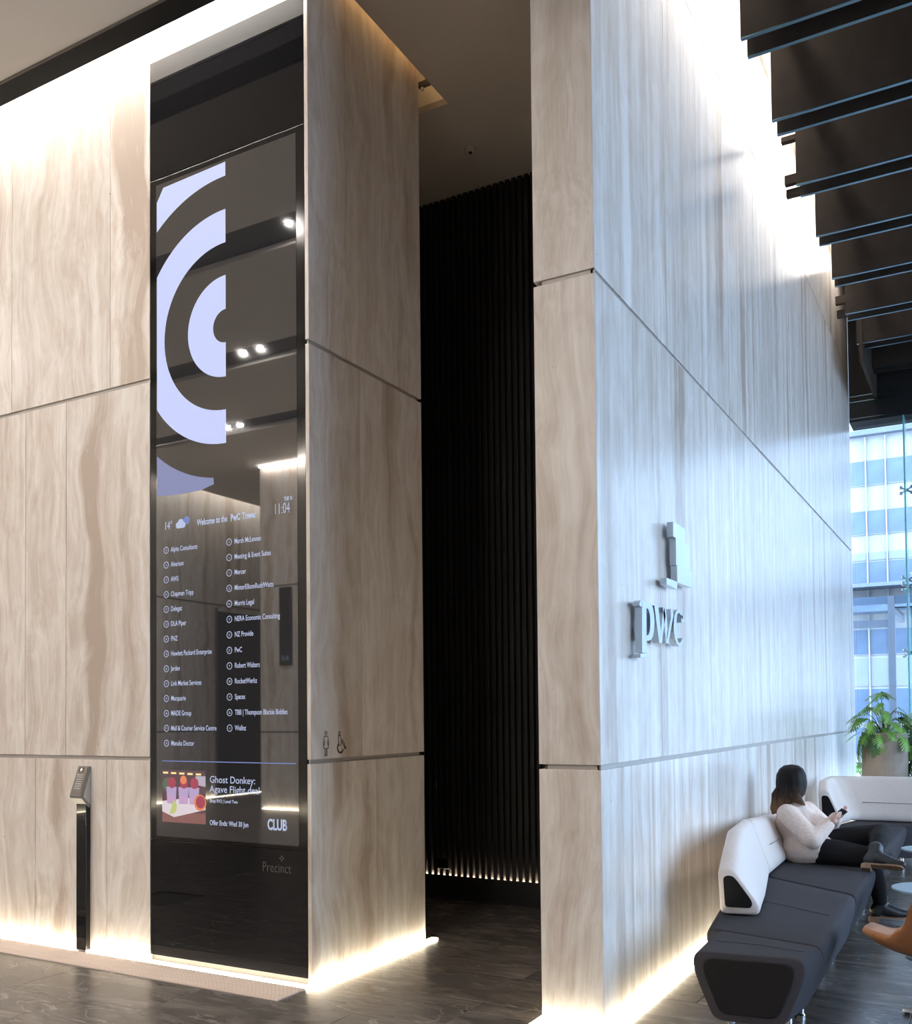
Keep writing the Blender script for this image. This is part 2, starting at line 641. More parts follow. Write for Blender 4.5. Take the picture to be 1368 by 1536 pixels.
# --- block with the display
wall_left = box('wall_left', -7.6, XF - .024, YD + .024, 5.875 - .024, 0.0, 6.75, M['core'])
tag(wall_left, kind='structure')
XD0 = -4.877      # left edge of the display
rows_front = [((0.004, Z1 - GAP / 2), [-7.6, -6.75, -6.023, -5.289, XD0]),
              ((Z1 + GAP / 2, Z2 - GAP / 2), [-7.6, -6.141, -5.702, XD0]),
              ((Z2 + GAP / 2, 6.40), [-7.6, -7.2, -6.304, -5.258, XD0])]
for (za, zb), xs in rows_front:
    for a, b in zip(xs, xs[1:]):
        panel_x(wall_left, a, b, za, zb, YD)
for zz in (Z1, Z2):
    box('reveal_strip', -7.6, XD0, YD + .012, YD + .0235, zz - GAP / 2, zz + GAP / 2, M['reveal'], wall_left)
    box('reveal_strip', XF - .0235, XF - .012, YD + .012, 5.83, zz - GAP / 2, zz + GAP / 2, M['reveal'], wall_left)
rows_face = [((0.004, Z1 - GAP / 2), [YD, 5.27, 5.875]),
             ((Z1 + GAP / 2, Z2 - GAP / 2), [YD, 5.106, 5.875]),
             ((Z2 + GAP / 2, 6.70), [YD, 4.962, 5.875])]
for (za, zb), ys in rows_face:
    for a, b in zip(ys, ys[1:]):
        panel_y(wall_left, a, b, za, zb, XF, t=0.027)

# --- pillar and long lounge wall
wall_right = box('wall_right', XP + .024, XR - .024, YD + .024, YE - .02, 0.0, 8.0, M['core'])
tag(wall_right, kind='structure')
for za, zb in ((0.004, Z1 - GAP / 2), (Z1 + GAP / 2, Z2 - GAP / 2), (Z2 + GAP / 2, Z3 - .004)):
    panel_x(wall_right, XP, XR, za, zb, YD)
    box('panel', XP, XP + .022, YD + .024, YE, za, zb, M['trav'], wall_right, bevel=.0015)
for zz in (Z1, Z2):
    box('reveal_strip', XP + .045, XR - .004, YD + .012, YD + .0235, zz - GAP / 2, zz + GAP / 2, M['reveal'], wall_right)
    box('reveal_strip', XR - .0235, XR - .012, YD + .012, YE, zz - GAP / 2, zz + GAP / 2, M['reveal'], wall_right)
rows_lounge = [((0.004, Z1 - GAP / 2), [YD, 5.045, 5.847, 6.65, 7.45, 8.3, 9.1, 9.95, 10.75, 11.6, 12.4, 13.2, 14.0, YE]),
               ((Z1 + GAP / 2, Z2 - GAP / 2), [YD, 5.605, 6.764, 7.55, 8.7, 9.6, 10.75, 11.7, 12.6, 13.6, YE]),
               ((Z2 + GAP / 2, Z3 - .004), [YD, 5.83, 7.312, 8.4, 9.5, 10.6, 11.8, 12.9, 13.8, YE]),
               ((Z3 + .004, 8.0), [YD, 5.5, 6.6, 7.7, 9.0, 10.2, 11.4, 12.6, 13.6, YE])]
for (za, zb), ys in rows_lounge:
    for a, b in zip(ys, ys[1:]):
        panel_y(wall_right, a, b, za, zb, XR, m=M['trav_straight'])

# --- slat wall at the back of the corridor
wall_back = box('wall_back', -7.5, XP, YB + .045, YB + .09, 0.0, ZK, M['slat'])
tag(wall_back, kind='structure')
slat_bm = bmesh.new()
bbox(slat_bm, 0, 0.038, 0, 0.044, 0.0, ZK - 0.194, 0.004, 2)
slat_me = bpy.data.meshes.new('slat')
slat_bm.to_mesh(slat_me)
slat_bm.free()
slat_me.materials.append(M['slat'])
x = -5.6
while x < XP - .04:
    s = bpy.data.objects.new('slat', slat_me)
    s.location = (x, YB, 0.194)
    COL.objects.link(s)
    place(s, wall_back)
    x += 0.0585
# solid plinth set back under the slats
box('plinth', -7.5, XP, YB, YB + .045, 0.0, 0.176, M['black'], wall_back)
box('lip', -7.5, XP, YB - .004, YB + .0, 0.12, 0.206, M['black'], wall_back)
led = box('led_strip', -5.6, XP - .05, YB + .006, YB + .043, 0.178, 0.188, M['led_slat'])
tag(led, 'warm light strip under the black slats at the corridor end', 'light')
# corridor side wall far left, closing the corridor
w = box('wall_side', -7.6, -7.5, 5.875, YB + .09, 0, ZK + .4, M['slat'])
tag(w, kind='structure')

# --- ceilings
ceiling = empty('ceiling')
tag(ceiling, kind='structure')
# lobby ceiling: plaster fields between black slots that hold the downlights
slots = [(2.20, 2.65), (0.04, 0.49), (-2.08, -1.63)]
edges = [4.163] + [v for a, b in slots for v in (b, a)] + [-12.9]
for i in range(0, len(edges), 2):
    box('plaster_field', -13.25, -1.55, edges[i + 1], edges[i], ZC, ZC + .05, M['ceil'], ceiling)
for a, b in slots:
    box('black_slot', -13.25, -1.55, a, b, ZC + .06, ZC + .10, M['black'], ceiling)
trim = box('trim_1', -13.25, -1.75, 4.163, 4.322, ZC - .005, ZC + .12, M['black_ceil'], bevel=.006)
tag(trim, kind='structure')
t2 = box('trim_2', -13.25, -1.75, 4.150, 4.162, ZC - .012, ZC + .02, M['core'])
tag(t2, kind='structure')
# cove above the display wall
box('cove_top', -7.6, XF, 4.322, YD + .05, 6.55, 6.6, M['diffuser'], ceiling)
box('cove_back', -7.6, XF, 4.325, 4.345, ZC + .12, 6.55, M['diffuser'], ceiling)
cl = box('led_strip', -7.6, XF - .03, 4.385, 4.475, 6.50, 6.51, M['led_cove'])
tag(cl, 'hidden white light strip in the ceiling cove above the display wall', 'light')
# white fascia over the display, inside the cove
bm = bmesh.new()
bbox(bm, XD0, XF - .03, YD + .004, YD + .02, 6.0, 6.40)
fas = obj('cove_fascia', bm, M['diffuser'], ceiling)

ceiling_k = empty('ceiling')
tag(ceiling_k, kind='structure')
# corridor ceiling with an open slot round the block
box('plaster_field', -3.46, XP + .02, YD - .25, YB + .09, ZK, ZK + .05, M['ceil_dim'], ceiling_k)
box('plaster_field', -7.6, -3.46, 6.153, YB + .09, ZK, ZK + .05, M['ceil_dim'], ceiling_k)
box('cove_top', -7.6, -3.41, 4.60, 6.2, ZK + .62, ZK + .66, M['ceil'], ceiling_k)
box('cove_side', -3.455, -3.43, 4.60, 6.2, ZK + .05, ZK + .62, M['ceil'], ceiling_k)
box('cove_side', -7.6, -3.455, 6.16, 6.185, ZK + .05, ZK + .62, M['ceil'], ceiling_k)
ol = box('led_strip', -3.50, -3.47, 4.70, 6.10, ZK + .36, ZK + .37, M['led_orange'])
tag(ol, 'amber light strip in the slot between block and corridor ceiling', 'light')
sd = empty('smoke_detector', (-3.585, 6.733, ZK))
tag(sd, 'small round smoke detector on the corridor ceiling', 'detector')
bm = bmesh.new()
lathe(bm, (-3.585, 6.733, ZK), [(.05, 0), (.05, -.012), (.042, -.03), (.02, -.036)], 20)
obj('housing', bm, M['ceil_dim'], sd, smooth=False)
bm = bmesh.new()
lathe(bm, (-3.585, 6.733, ZK), [(.016, -.036), (.016, -.042), (.010, -.044)], 16)
obj('sensor_tip', bm, M['black'], sd)
# small bracket lamp hanging in the slot
bl = empty('slot_lamp', (-3.62, 5.98, ZK + .2))
tag(bl, 'small grey bracket lamp hanging in the ceiling slot behind the block', 'lamp')
box('bracket', -3.63, -3.53, 6.00, 6.03, ZK + .09, ZK + .13, M['core'], bl, bevel=.004)
bm = bmesh.new()
tube(bm, [(-3.57, 6.015, ZK + .12), (-3.57, 6.015, ZK + .62)], .005, 8)
obj('hanger', bm, M['core'], bl)
bm = bmesh.new()
bmesh.ops.create_uvsphere(bm, u_segments=12, v_segments=8, radius=.014, matrix=Matrix.Translation((-3.60, 6.015, ZK + .078)))
obj('bulb', bm, M['diffuser'], bl, smooth=True)

# dark ceiling over the lounge with its deep fins
ceiling_l = box('ceiling', -2.1, 9, -13, 15.2, 7.9, 8.0, M['black_ceil'])
tag(ceiling_l, kind='structure')
fin_bm = bmesh.new()
bbox(fin_bm, -1.43, 6.8, 0, 0.03, 0.007, 1.67)
fin_me = bpy.data.meshes.new('fin')
bmesh.ops.recalc_face_normals(fin_bm, faces=fin_bm.faces)
fin_bm.to_mesh(fin_me)
fin_bm.free()
fin_me.materials.append(M['fin'])
edge_bm = bmesh.new()
bbox(edge_bm, -1.43, 6.8, -0.001, 0.031, 0, 0.007)
edge_me = bpy.data.meshes.new('edge_trim')
bmesh.ops.recalc_face_normals(edge_bm, faces=edge_bm.faces)
edge_bm.to_mesh(edge_me)
edge_bm.free()
edge_me.materials.append(M['fin_edge'])
for k in range(-1, 8):
    for d in (0.0, 0.21):
        yy = 6.655 + 1.06 * k + d
        f_ = bpy.data.objects.new('fin', fin_me)
        f_.location = (0, yy, 6.225)
        COL.objects.link(f_)
        place(f_, ceiling_l)
        e_ = bpy.data.objects.new('edge_trim', edge_me)
        e_.location = (0, yy, 6.225)
        COL.objects.link(e_)
        place(e_, f_)
# rail that carries the fins and the strip light behind it
box('carrier_rail', -1.36, -1.32, 4.6, 14.6, 7.02, 7.12, M['fin'], ceiling_l)
ll = box('led_strip', -1.54, -1.46, 4.62, 13.6, 7.52, 7.53, M['led_lounge'])
tag(ll, 'hidden white light strip washing the top of the lounge wall', 'light')
for i, (yy, zz, hh) in enumerate(((9.16, 6.86, .05), (9.30, 6.53, .09), (9.37, 6.45, .07), (12.6, 6.62, .10), (12.72, 6.50, .09))):
    br = box('bracket', -1.62, -1.44, yy, yy + .06, zz, zz + hh, M['fin'], ceiling_l, bevel=.004)
# deep black bulkhead over the glazing
bk = box('ceiling', -1.73, 9, 14.66, 15.12, 5.70, 8.0, M['black_ceil'])
tag(bk, kind='structure')
for zz in (5.74, 5.98, 6.06):
    box('edge_trim', -1.73, 6.8, 14.655, 14.66, zz, zz + .012, M['fin_edge'], bk)
box('return_panel', -1.40, -1.36, 13.0, 14.66, 6.0, 7.9, M['fin'], bk)

# walls that close the lobby behind the camera (seen mirrored in the display glass)
wo = box('wall_opposite', -13.9, -13.6, -13, 7.5, 0, 8.0, M['trav'])
tag(wo, kind='structure')
box('joint', -13.601, -13.597, -13, 7.5, Z2 - .013, Z2 + .013, M['core'], wo)
box('joint', -13.601, -13.597, -13, 7.5, Z1 - .013, Z1 + .013, M['core'], wo)
dr = empty('door_1', (-13.6, -5.9, 0))
tag(dr, kind='structure')
box('door_leaf', -13.6, -13.58, -6.7, -5.36, 0, 3.72, M['black'], dr)
box('door_frame', -13.6, -13.56, -5.36, -5.30, 0, 3.78, M['core'], dr)
wr = box('wall_rear', -11.16, 9, -4.2, -3.84, 0, 8.0, M['trav'])
tag(wr, kind='structure')
box('joint', -11.16, 2, -3.843, -3.838, Z2 - .013, Z2 + .013, M['core'], wr)
box('joint', -11.16, 2, -3.843, -3.838, Z1 - .013, Z1 + .013, M['core'], wr)
leak_cover = box('ceiling', -15, -2.1, -13.2, 7.7, 8.0, 8.1, M['black_ceil'])  # unseen slab, added to keep sky light out of the ceiling void
tag(leak_cover, kind='structure')
ws = box('wall_light_block', -15, -2.12, 7.5, 7.6, 0, 8.0, M['black_ceil'])  # unseen wall, added to stop sky light leaking in behind the corridor
tag(ws, kind='structure')
wq = box('wall_lobby_end', -15, 9, -13.2, -13, 0, 8, M['trav'])
tag(wq, kind='structure')
we = box('wall_lobby_side', 8.9, 9, -13, 2.1, 0, 8, M['trav'])
tag(we, kind='structure')
l1 = box('led_strip', -13.45, -13.37, -12.9, 4.1, 6.30, 6.31, M['led_cove'])
tag(l1, 'light strip at the top of the wall mirrored in the display glass', 'light')
l2 = box('led_strip', -13.6, -13.55, -12.9, 7.2, 0.0, 0.006, M['led_floor'])
tag(l2, 'floor light line at the foot of the mirrored far wall', 'light')
l3 = box('led_strip', -11.1, -2.0, -3.84, -3.79, 0.0, 0.006, M['led_floor'])
tag(l3, 'floor light line at the foot of the mirrored rear wall', 'light')
l4 = box('led_strip', -11.1, -2.0, -3.80, -3.74, 5.93, 5.94, M['led_cove'])
tag(l4, 'light strip at the top of the mirrored rear wall', 'light')
sg = empty('lift_sign', (-10.58, -3.84, 2.46))
tag(sg, 'tall black lift sign mirrored in the display glass', 'sign')
box('sign_panel', -10.71, -10.45, -3.84, -3.80, 2.47, 3.81, M['black'], sg)
bm = bmesh.new()
append_mesh(bm, text_mesh('A-E', 0.12, 0.0, 0.9, 'CENTER'), Matrix.Translation((-10.58, -3.797, 2.55)) @ Euler((PI / 2, 0, PI)).to_matrix().to_4x4())
obj('lettering', bm, M['s_white'], sg)

# ------------------------------------------------------------------ light slots in the floor
WS = 0.05
fl = [('led_strip', -7.6, -5.575, YD - WS, YD, 'floor light line left of the slim black reader post'),
      ('led_strip', -5.43, XF + .012, YD - WS, YD, 'floor light line under the directory display and right of the post'),
      ('led_strip', XF, XF + WS, YD, 5.96, 'floor light line at the foot of the stone block in the corridor'),
      ('led_strip', XP - WS, XP, YD - WS, 5.3, 'floor light line along the corridor side of the pillar'),
      ('led_strip', XP, XR + WS, YD - WS, YD, 'floor light line in front of the narrow stone pillar'),
      ('led_strip', XR, XR + WS, YD, 14.6, 'floor light line between the lounge wall and the sofa')]
for n_, a, b, c, d, lab in fl:
    o = box(n_, a, b, c, d, 0.0015, 0.010, M['led_floor'])
    tag(o, lab, 'light')

# downlights
dl_bm = bmesh.new()
lathe(dl_bm, (0, 0, 0), [(.05, .0), (.05, -.02), (.034, -.02), (.03, 0.0)], 20)
ring_me = bpy.data.meshes.new('trim_ring')
bmesh.ops.recalc_face_normals(dl_bm, faces=dl_bm.faces)
dl_bm.to_mesh(ring_me)
dl_bm.free()
ring_me.materials.append(M['black'])
dl_bm = bmesh.new()
lathe(dl_bm, (0, 0, 0), [(.026, -.022), (.026, -.026)], 20)
lens_me = bpy.data.meshes.new('lens')
bmesh.ops.recalc_face_normals(dl_bm, faces=dl_bm.faces)
dl_bm.to_mesh(lens_me)
dl_bm.free()
lens_me.materials.append(M['lamp'])
spots = [(-5.4, 2.46, 'downlight mirrored alone and highest in the display glass'), (-7.85, .32, 'left of two downlights mirrored beside the small disc on the screen'),
         (-7.57, .32, 'right of two downlights mirrored beside the small disc on the screen'), (-10.1, -1.87, 'left of two downlights mirrored over the outer ring on the screen'),
         (-9.85, -1.87, 'right of two downlights mirrored over the outer ring on the screen'), (-2.6, -1.87, 'unseen downlight added in the rear ceiling slot, behind the viewer'),
         (-5.2, -1.87, 'unseen downlight added in the rear ceiling slot, left behind the viewer'), (-10.2, 2.46, 'unseen downlight added in the front ceiling slot, far left of the wall'),
         (-2.6, .32, 'unseen downlight added in the middle ceiling slot, above the viewer')]  # the last four are unseen, added to brighten the lobby
for i, (x, y, lab) in enumerate(spots):
    e = empty('downlight', (x, y, ZC + .06))
    tag(e, lab, 'light', 'lobby downlights')
    for nm, me in (('trim_ring', ring_me), ('lens', lens_me)):
        c = bpy.data.objects.new(nm, me)
        c.parent = e
        COL.objects.link(c)
    ld = bpy.data.lights.new('downlight_lamp', 'AREA')
    ld.shape = 'DISK'
    ld.size = 0.052
    ld.energy = DOWNLIGHT_W
    ld.color = (1.0, 0.93, 0.87)
    lo = bpy.data.objects.new('downlight_lamp', ld)
    lo.location = (0, 0, -.03)
    lo.parent = e
    COL.objects.link(lo)

# ------------------------------------------------------------------ directory display
disp = empty('directory_display', ((XD0 + XF) / 2, YD, 0.05))
tag(disp, 'tall black glass directory display set into the pale stone wall', 'display')
XD1 = -3.5765
box('upper_panel', XD0 + .003, XD1, YD + .002, YD + .022, 5.195, 6.0, M['blackglass'], disp, bevel=.001)
box('lower_panel', XD0 + .003, XD1, YD + .002, YD + .022, 0.045, 0.795, M['blackglass'], disp, bevel=.001)
bez = box('bezel', XD0 + .003, XD1, YD + .003, YD + .022, 0.80, 5.188, M['bezel'], disp, bevel=.001)
SY = YD + .0012
M['screen'].node_tree.nodes['Principled BSDF'].inputs['IOR'].default_value = 2.0
scr = box('screen', -4.818, -3.640, SY, YD + .004, 0.822, 5.150, M['screen'], disp)
cc, cz = -4.206, 4.080
TY = SY - .0006


def flat(name, pts, m, parent, dy=0.0):
    bm = bmesh.new()
    prism(bm, [(p[0], TY - dy, p[1]) for p in pts], (0, .0004, 0))
    return obj(name, bm, m, parent)


def arc(r, a0, a1, n=40):
    return [(cc - r * math.cos(a0 + (a1 - a0) * k / n), cz + r * math.sin(a0 + (a1 - a0) * k / n)) for k in range(n + 1)]


XL = -4.811
g1 = flat('graphic_arc', arc(.325, PI / 2, -PI / 2) + arc(.107, -PI / 2, PI / 2), M['s_lav'], disp)
# second ring, cut off by the left edge of the screen
ro, ri = .750, .536
ao = math.acos(min(1, (cc - XL) / ro))
pts = [p for p in arc(ro, PI / 2, ao)] + [p for p in arc(ro, -ao, -PI / 2)] + arc(ri, -PI / 2, PI / 2)
flat('graphic_arc', pts, M['s_lav'], disp)
r3 = .965
a3 = math.acos((cc - XL) / r3)
flat('graphic_arc', arc(r3, PI / 2, a3) + [(XL, 5.03), (XL + .06, 5.118), (cc, 5.135)], M['s_lav'], disp)
flat('graphic_arc', [p for p in arc(r3, -a3, -1.46)] + [(-4.31, 3.08), (-4.42, 3.055), (-4.60, 3.05), (XL, 3.06)], M['s_lav2'], disp)


def screen_text(name, s, x, z, size, m=None, bold=0.0, sx=0.72, align='LEFT', space=1.0, more=None):
    bm = bmesh.new()
    append_mesh(bm, text_mesh(s, size, bold, sx, align, 0, space), Matrix.Translation((x, TY, z)) @ Matrix.Rotation(PI / 2, 4, 'X'))
    if more:
        more(bm)
    o = obj(name, bm, m or M['s_white'], disp)
    o['kind'] = 'stuff'      # flat print, letters too small to pick apart
    return o


def ring_and_no(bm, x, z, no):
    n = 20
    for r0, r1 in ((.0185, .0225),):
        vs = []
        for k in range(n):
            a = 2 * PI * k / n
            vs.append((bm.verts.new((x + r0 * math.cos(a), TY, z + r0 * math.sin(a))), bm.verts.new((x + r1 * math.cos(a), TY, z + r1 * math.sin(a)))))
        for k in range(n):
            a, b = vs[k], vs[(k + 1) % n]
            bm.faces.new((a[0], a[1], b[1], b[0]))
    append_mesh(bm, text_mesh(no, .021, 0.0, .75, 'CENTER'), Matrix.Translation((x, TY, z - .0075)) @ Matrix.Rotation(PI / 2, 4, 'X'))


left = [('13', 'Alpha Consultants'), ('12', 'Alvarium'), ('19', 'AWS'), ('34', 'Chapman Tripp'), ('37', 'Delegat'), ('23', 'DLA Piper'), ('36', 'FNZ'),
        ('18', 'Hewlett Packard Enterprise'), ('35', 'Jarden'), ('27', 'Link Market Services'), ('18', 'Macquarie'), ('38', 'MADE Group'), ('P1', 'Mail & Courier Service Centre'), ('36', 'Manuka Doctor')]
right = [('11', 'Marsh McLennan'), ('2', 'Meeting & Event Suites'), ('11', 'Mercer'), ('22', 'MinterEllisonRuddWatts'), ('36', 'Morris Legal'), ('17', 'NERA Economic Consulting'), ('12', 'NZ Provide'),
         ('27', 'PwC'), ('9', 'Robert Walters'), ('38', 'RocketWerkz'), ('17', 'Spaces'), ('26', 'TBB | Thompson Blackie Biddles'), ('11', 'Wellnz')]
for i, (no, nm) in enumerate(left):
    z = 2.695 - i * .0974
    screen_text('listing', nm, -4.687, z - .014, .046, bold=.0004, sx=.69, more=lambda bm, z=z, no=no: ring_and_no(bm, -4.728, z, no))
for i, (no, nm) in enumerate(right):
    z = 2.697 - i * .0975
    screen_text('listing', nm, -4.140, z - .014, .046, bold=.0004, sx=.69, more=lambda bm, z=z, no=no: ring_and_no(bm, -4.183, z, no))
screen_text('temperature', '14\u00b0', -4.745, 2.830, .075, sx=.7)
bm = bmesh.new()
for x, z, r in ((-4.622, 2.848, .020), (-4.598, 2.862, .026), (-4.575, 2.848, .020)):
    bmesh.ops.create_circle(bm, cap_ends=True, segments=20, radius=r, matrix=Matrix.Translation((x, TY - .0003, z)) @ Matrix.Rotation(PI / 2, 4, 'X'))
bbox(bm, -4.622, -4.575, TY - .0003, TY - .0001, 2.828, 2.846)
obj('weather_cloud', bm, M['s_white'], disp)
bm = bmesh.new()
for x, z, r in ((-4.545, 2.873, .027), (-4.575, 2.868, .02)):
    bmesh.ops.create_circle(bm, cap_ends=True, segments=20, radius=r, matrix=Matrix.Translation((x, TY, z)) @ Matrix.Rotation(PI / 2, 4, 'X'))
obj('weather_cloud', bm, M['s_blue'], disp)
screen_text('welcome_line', 'Welcome to the', -4.455, 2.830, .058, bold=.0012, sx=.66)
screen_text('welcome_line', 'PwC Tower', -4.170, 2.830, .058, bold=.0022, sx=.70, space=1.05)
screen_text('clock', '11:04', -3.822, 2.830, .095, bold=-.0008, sx=.60)
screen_text('date', 'TUE 15', -3.742, 2.908, .030, bold=.001, sx=.7)
flat('divider_line', [(-4.766, 1.3105), (-3.657, 1.3105), (-3.657, 1.3165), (-4.766, 1.3165)], M['s_blue'], disp)

# advertisement photograph, a flat picture on the screen
PX0, PX1, PZ0, PZ1 = -4.766, -4.386, .917, 1.255
ad = flat('advert_picture', [(PX0, PZ0), (PX1, PZ0), (PX1, PZ1), (PX0, PZ1)], glow('advert_ground', (0.10, 0.045, 0.06), 0.9, (0.02, 0.02, 0.02)), disp)
A = {k: glow('advert_' + k, c, s, (0.02, 0.02, 0.02)) for k, c, s in (
    ('tray', (0.85, 0.75, 0.80), 0.8), ('wood', (0.28, 0.11, 0.10), 0.8), ('glass', (0.55, 0.40, 0.68), 0.8), ('drink', (0.75, 0.45, 0.75), 0.7),
    ('orange', (0.90, 0.28, 0.10), 0.8), ('red', (0.45, 0.05, 0.10), 0.8), ('lime', (0.62, 0.66, 0.22), 0.8), ('light', (1.0, 0.72, 0.32), 1.1), ('leaf', (0.10, 0.16, 0.10), 0.8), ('napkin', (0.55, 0.48, 0.60), 0.8))}


def pic(u0, v0, u1, v1):
    return [(PX0 + (PX1 - PX0) * u, PZ0 + (PZ1 - PZ0) * v) for u, v in ((u0, v0), (u1, v0), (u1, v1), (u0, v1))]


def uv(l):
    return [(PX0 + (PX1 - PX0) * u, PZ0 + (PZ1 - PZ0) * v) for u, v in l]


def disc(u, v, r, n=20, a0=0.0, a1=2 * PI):
    full = abs(a1 - a0 - 2 * PI) < 1e-6
    return [(PX0 + (PX1 - PX0) * u + r * math.cos(a0 + (a1 - a0) * k / n), PZ0 + (PZ1 - PZ0) * v + r * math.sin(a0 + (a1 - a0) * k / n)) for k in range(n if full else n + 1)]


flat('picture_table', pic(0, 0, 1, .20), A['wood'], ad, .0004)
flat('picture_tray', uv([(0, .20), (.28, .10), (1, .27), (1, .45), (.6, .48), (0, .40)]), A['tray'], ad, .0008)
for i in range(5):
    flat('picture_lamp', pic(.02 + i * .19, .93 - .004 * i, .14 + i * .19, .965 - .004 * i), A['light'], ad, .0008)
flat('picture_leaf', disc(.12, .72, .045), A['leaf'], ad, .0008)
flat('picture_napkin', uv([(.74, .74), (1, .70), (1, .90), (.78, .90)]), A['napkin'], ad, .0008)
for u in (.22, .50, .74):
    flat('picture_glass', uv([(u - .10, .36), (u + .10, .36), (u + .12, .68), (u - .12, .68)]), A['glass'], ad, .0012)
    flat('picture_drink', uv([(u - .085, .38), (u + .085, .38), (u + .09, .50), (u - .09, .50)]), A['drink'], ad, .0016)
    flat('picture_garnish', disc(u + .01, .76, .036), A['red'], ad, .0016)
flat('picture_slice', disc(.50, .82, .028), A['orange'], ad, .002)
flat('picture_slice', disc(.88, .40, .052), A['orange'], ad, .002)
flat('picture_slice', disc(.89, .41, .040), A['red'], ad, .0024)
flat('picture_lime', disc(.22, .30, .048, 14, -1.9, 1.2), A['lime'], ad, .002)

screen_text('advert_headline', 'Ghost Donkey:', -4.352, 1.182, .062, bold=.0002, sx=.98)
screen_text('advert_headline', 'Agave Flight deal', -4.352, 1.122, .062, bold=.0002, sx=.98)
screen_text('advert_place', 'Shop RV2 | Level Two', -4.352, 1.058, .030, bold=.0004, sx=.86)
screen_text('advert_date', 'Offer Ends: Wed 30 Jun', -4.352, .916, .044, bold=.0006, sx=.75)


def club(bm):
    pass


screen_text('club_logo', 'CLUB', -3.882, .911, .090, bold=.0030, sx=.68)
# thin dark inlines that make the letters double-stroked
bm = bmesh.new()
for x in (-3.862, -3.826, -3.787, -3.742):
    bbox(bm, x, x + .0025, TY - .0005, TY - .0003, .914, .970)
obj('club_inline', bm, M['bezel'], disp)['kind'] = 'stuff'
# grey wordmark on the lower glass
WM = mat('dim_grey_vinyl', (0.085, 0.075, 0.07), 0.5)
bm = bmesh.new()
append_mesh(bm, text_mesh('Precinct', .085, -.001, .80), Matrix.Translation((-3.925, YD + .0012, .655)) @ Matrix.Rotation(PI / 2, 4, 'X'))
for dx, dz in ((0, .012), (0, -.012), (.012, 0), (-.012, 0)):
    x, z = -3.772 + dx, .742 + dz
    prism(bm, [(x - .007, YD + .0012, z), (x, YD + .0012, z - .007), (x + .007, YD + .0012, z), (x, YD + .0012, z + .007)], (0, .0004, 0))
obj('wordmark', bm, WM, disp)

# ------------------------------------------------------------------ reader post
rp = empty('reader_post', (-5.50, 4.52, 0))
tag(rp, 'slim black access reader post with tilted head against the stone wall', 'reader')
box('post', -5.545, -5.447, 4.535, 4.572, 0.012, 1.03, M['blackglass'], rp, bevel=.003)
box('base_plate', -5.551, -5.440, 4.528, 4.573, 0.010, 0.016, M['chrome'], rp)
bm = bmesh.new()
prof = [(4.573, 1.262), (4.564, 1.267), (4.490, 1.065), (4.497, 1.050), (4.556, .985), (4.573, .985)]
prism(bm, [(-5.558, y, z) for y, z in prof], (.114, 0, 0))
hd = obj('reader_head', bm, mat('reader_grey', (0.20, 0.19, 0.19), 0.35, 0.6), rp)
# inset reader face
dv = (Vector((0, 4.490, 1.065)) - Vector((0, 4.564, 1.267)))
nv = Vector((0, -dv.z, dv.y)).normalized() * -1
if nv.y > 0:
    nv = -nv


def on_head(x0, x1, t0, t1, out):
    a, b = Vector((0, 4.564, 1.267)) + dv * t0, Vector((0, 4.564, 1.267)) + dv * t1
    return [(x0, a.y + nv.y * out, a.z + nv.z * out), (x1, a.y + nv.y * out, a.z + nv.z * out), (x1, b.y + nv.y * out, b.z + nv.z * out), (x0, b.y + nv.y * out, b.z + nv.z * out)]


bm = bmesh.new()
prism(bm, on_head(-5.550, -5.452, .04, .95, .001), nv * .002)
fc = obj('reader_face', bm, mat('reader_face_bronze', (0.17, 0.145, 0.125), 0.3, 0.3), hd)
bm = bmesh.new()
prism(bm, on_head(-5.535, -5.490, .06, .20, .003), nv * .001)
obj('camera_window', bm, M['black'], hd)
bm = bmesh.new()
cpt = Vector((-5.512, 4.564, 1.267)) + dv * .13
bmesh.ops.create_circle(bm, cap_ends=True, segments=14, radius=.012, matrix=Matrix.Translation((cpt.x, cpt.y + nv.y * .0046, cpt.z + nv.z * .0046)) @ nv.to_track_quat('Z', 'Y').to_matrix().to_4x4())
obj('camera_lens', bm, M['diffuser'], hd)
for k in range(7):
    bm = bmesh.new()
    prism(bm, on_head(-5.535, -5.470, .28 + k * .075, .315 + k * .075, .003), nv * .001)
    obj('print_line', bm, M['steel'], hd)
bm = bmesh.new()
prism(bm, [(-5.444, y, z) for y, z in [(4.570, 1.235), (4.508, 1.062), (4.570, 1.0)]], (.001, 0, 0))
obj('side_plate', bm, M['steel'], hd)

# ------------------------------------------------------------------ washroom pictograms on the block
PXF = XF + .0015


def stroke(bm, pts, w=.0045, closed=False):
    """flat line on the x = XF face; pts are (y, z)"""
    n = len(pts)
    rng = range(n if closed else n - 1)
    for i in rng:
        a, b = Vector(pts[i]), Vector(pts[(i + 1) % n])
        d = (b - a).normalized()
        q = Vector((-d.y, d.x)) * w / 2
        e = d * w * .4
        prism(bm, [(PXF, *(a - e + q)), (PXF, *(b + e + q)), (PXF, *(b + e - q)), (PXF, *(a - e - q))], (-.001, 0, 0))


def circ(y, z, r, n=16, a0=0, a1=2 * PI):
    return [(y + r * math.cos(a0 + (a1 - a0) * k / n), z + r * math.sin(a0 + (a1 - a0) * k / n)) for k in range(n + 1)]


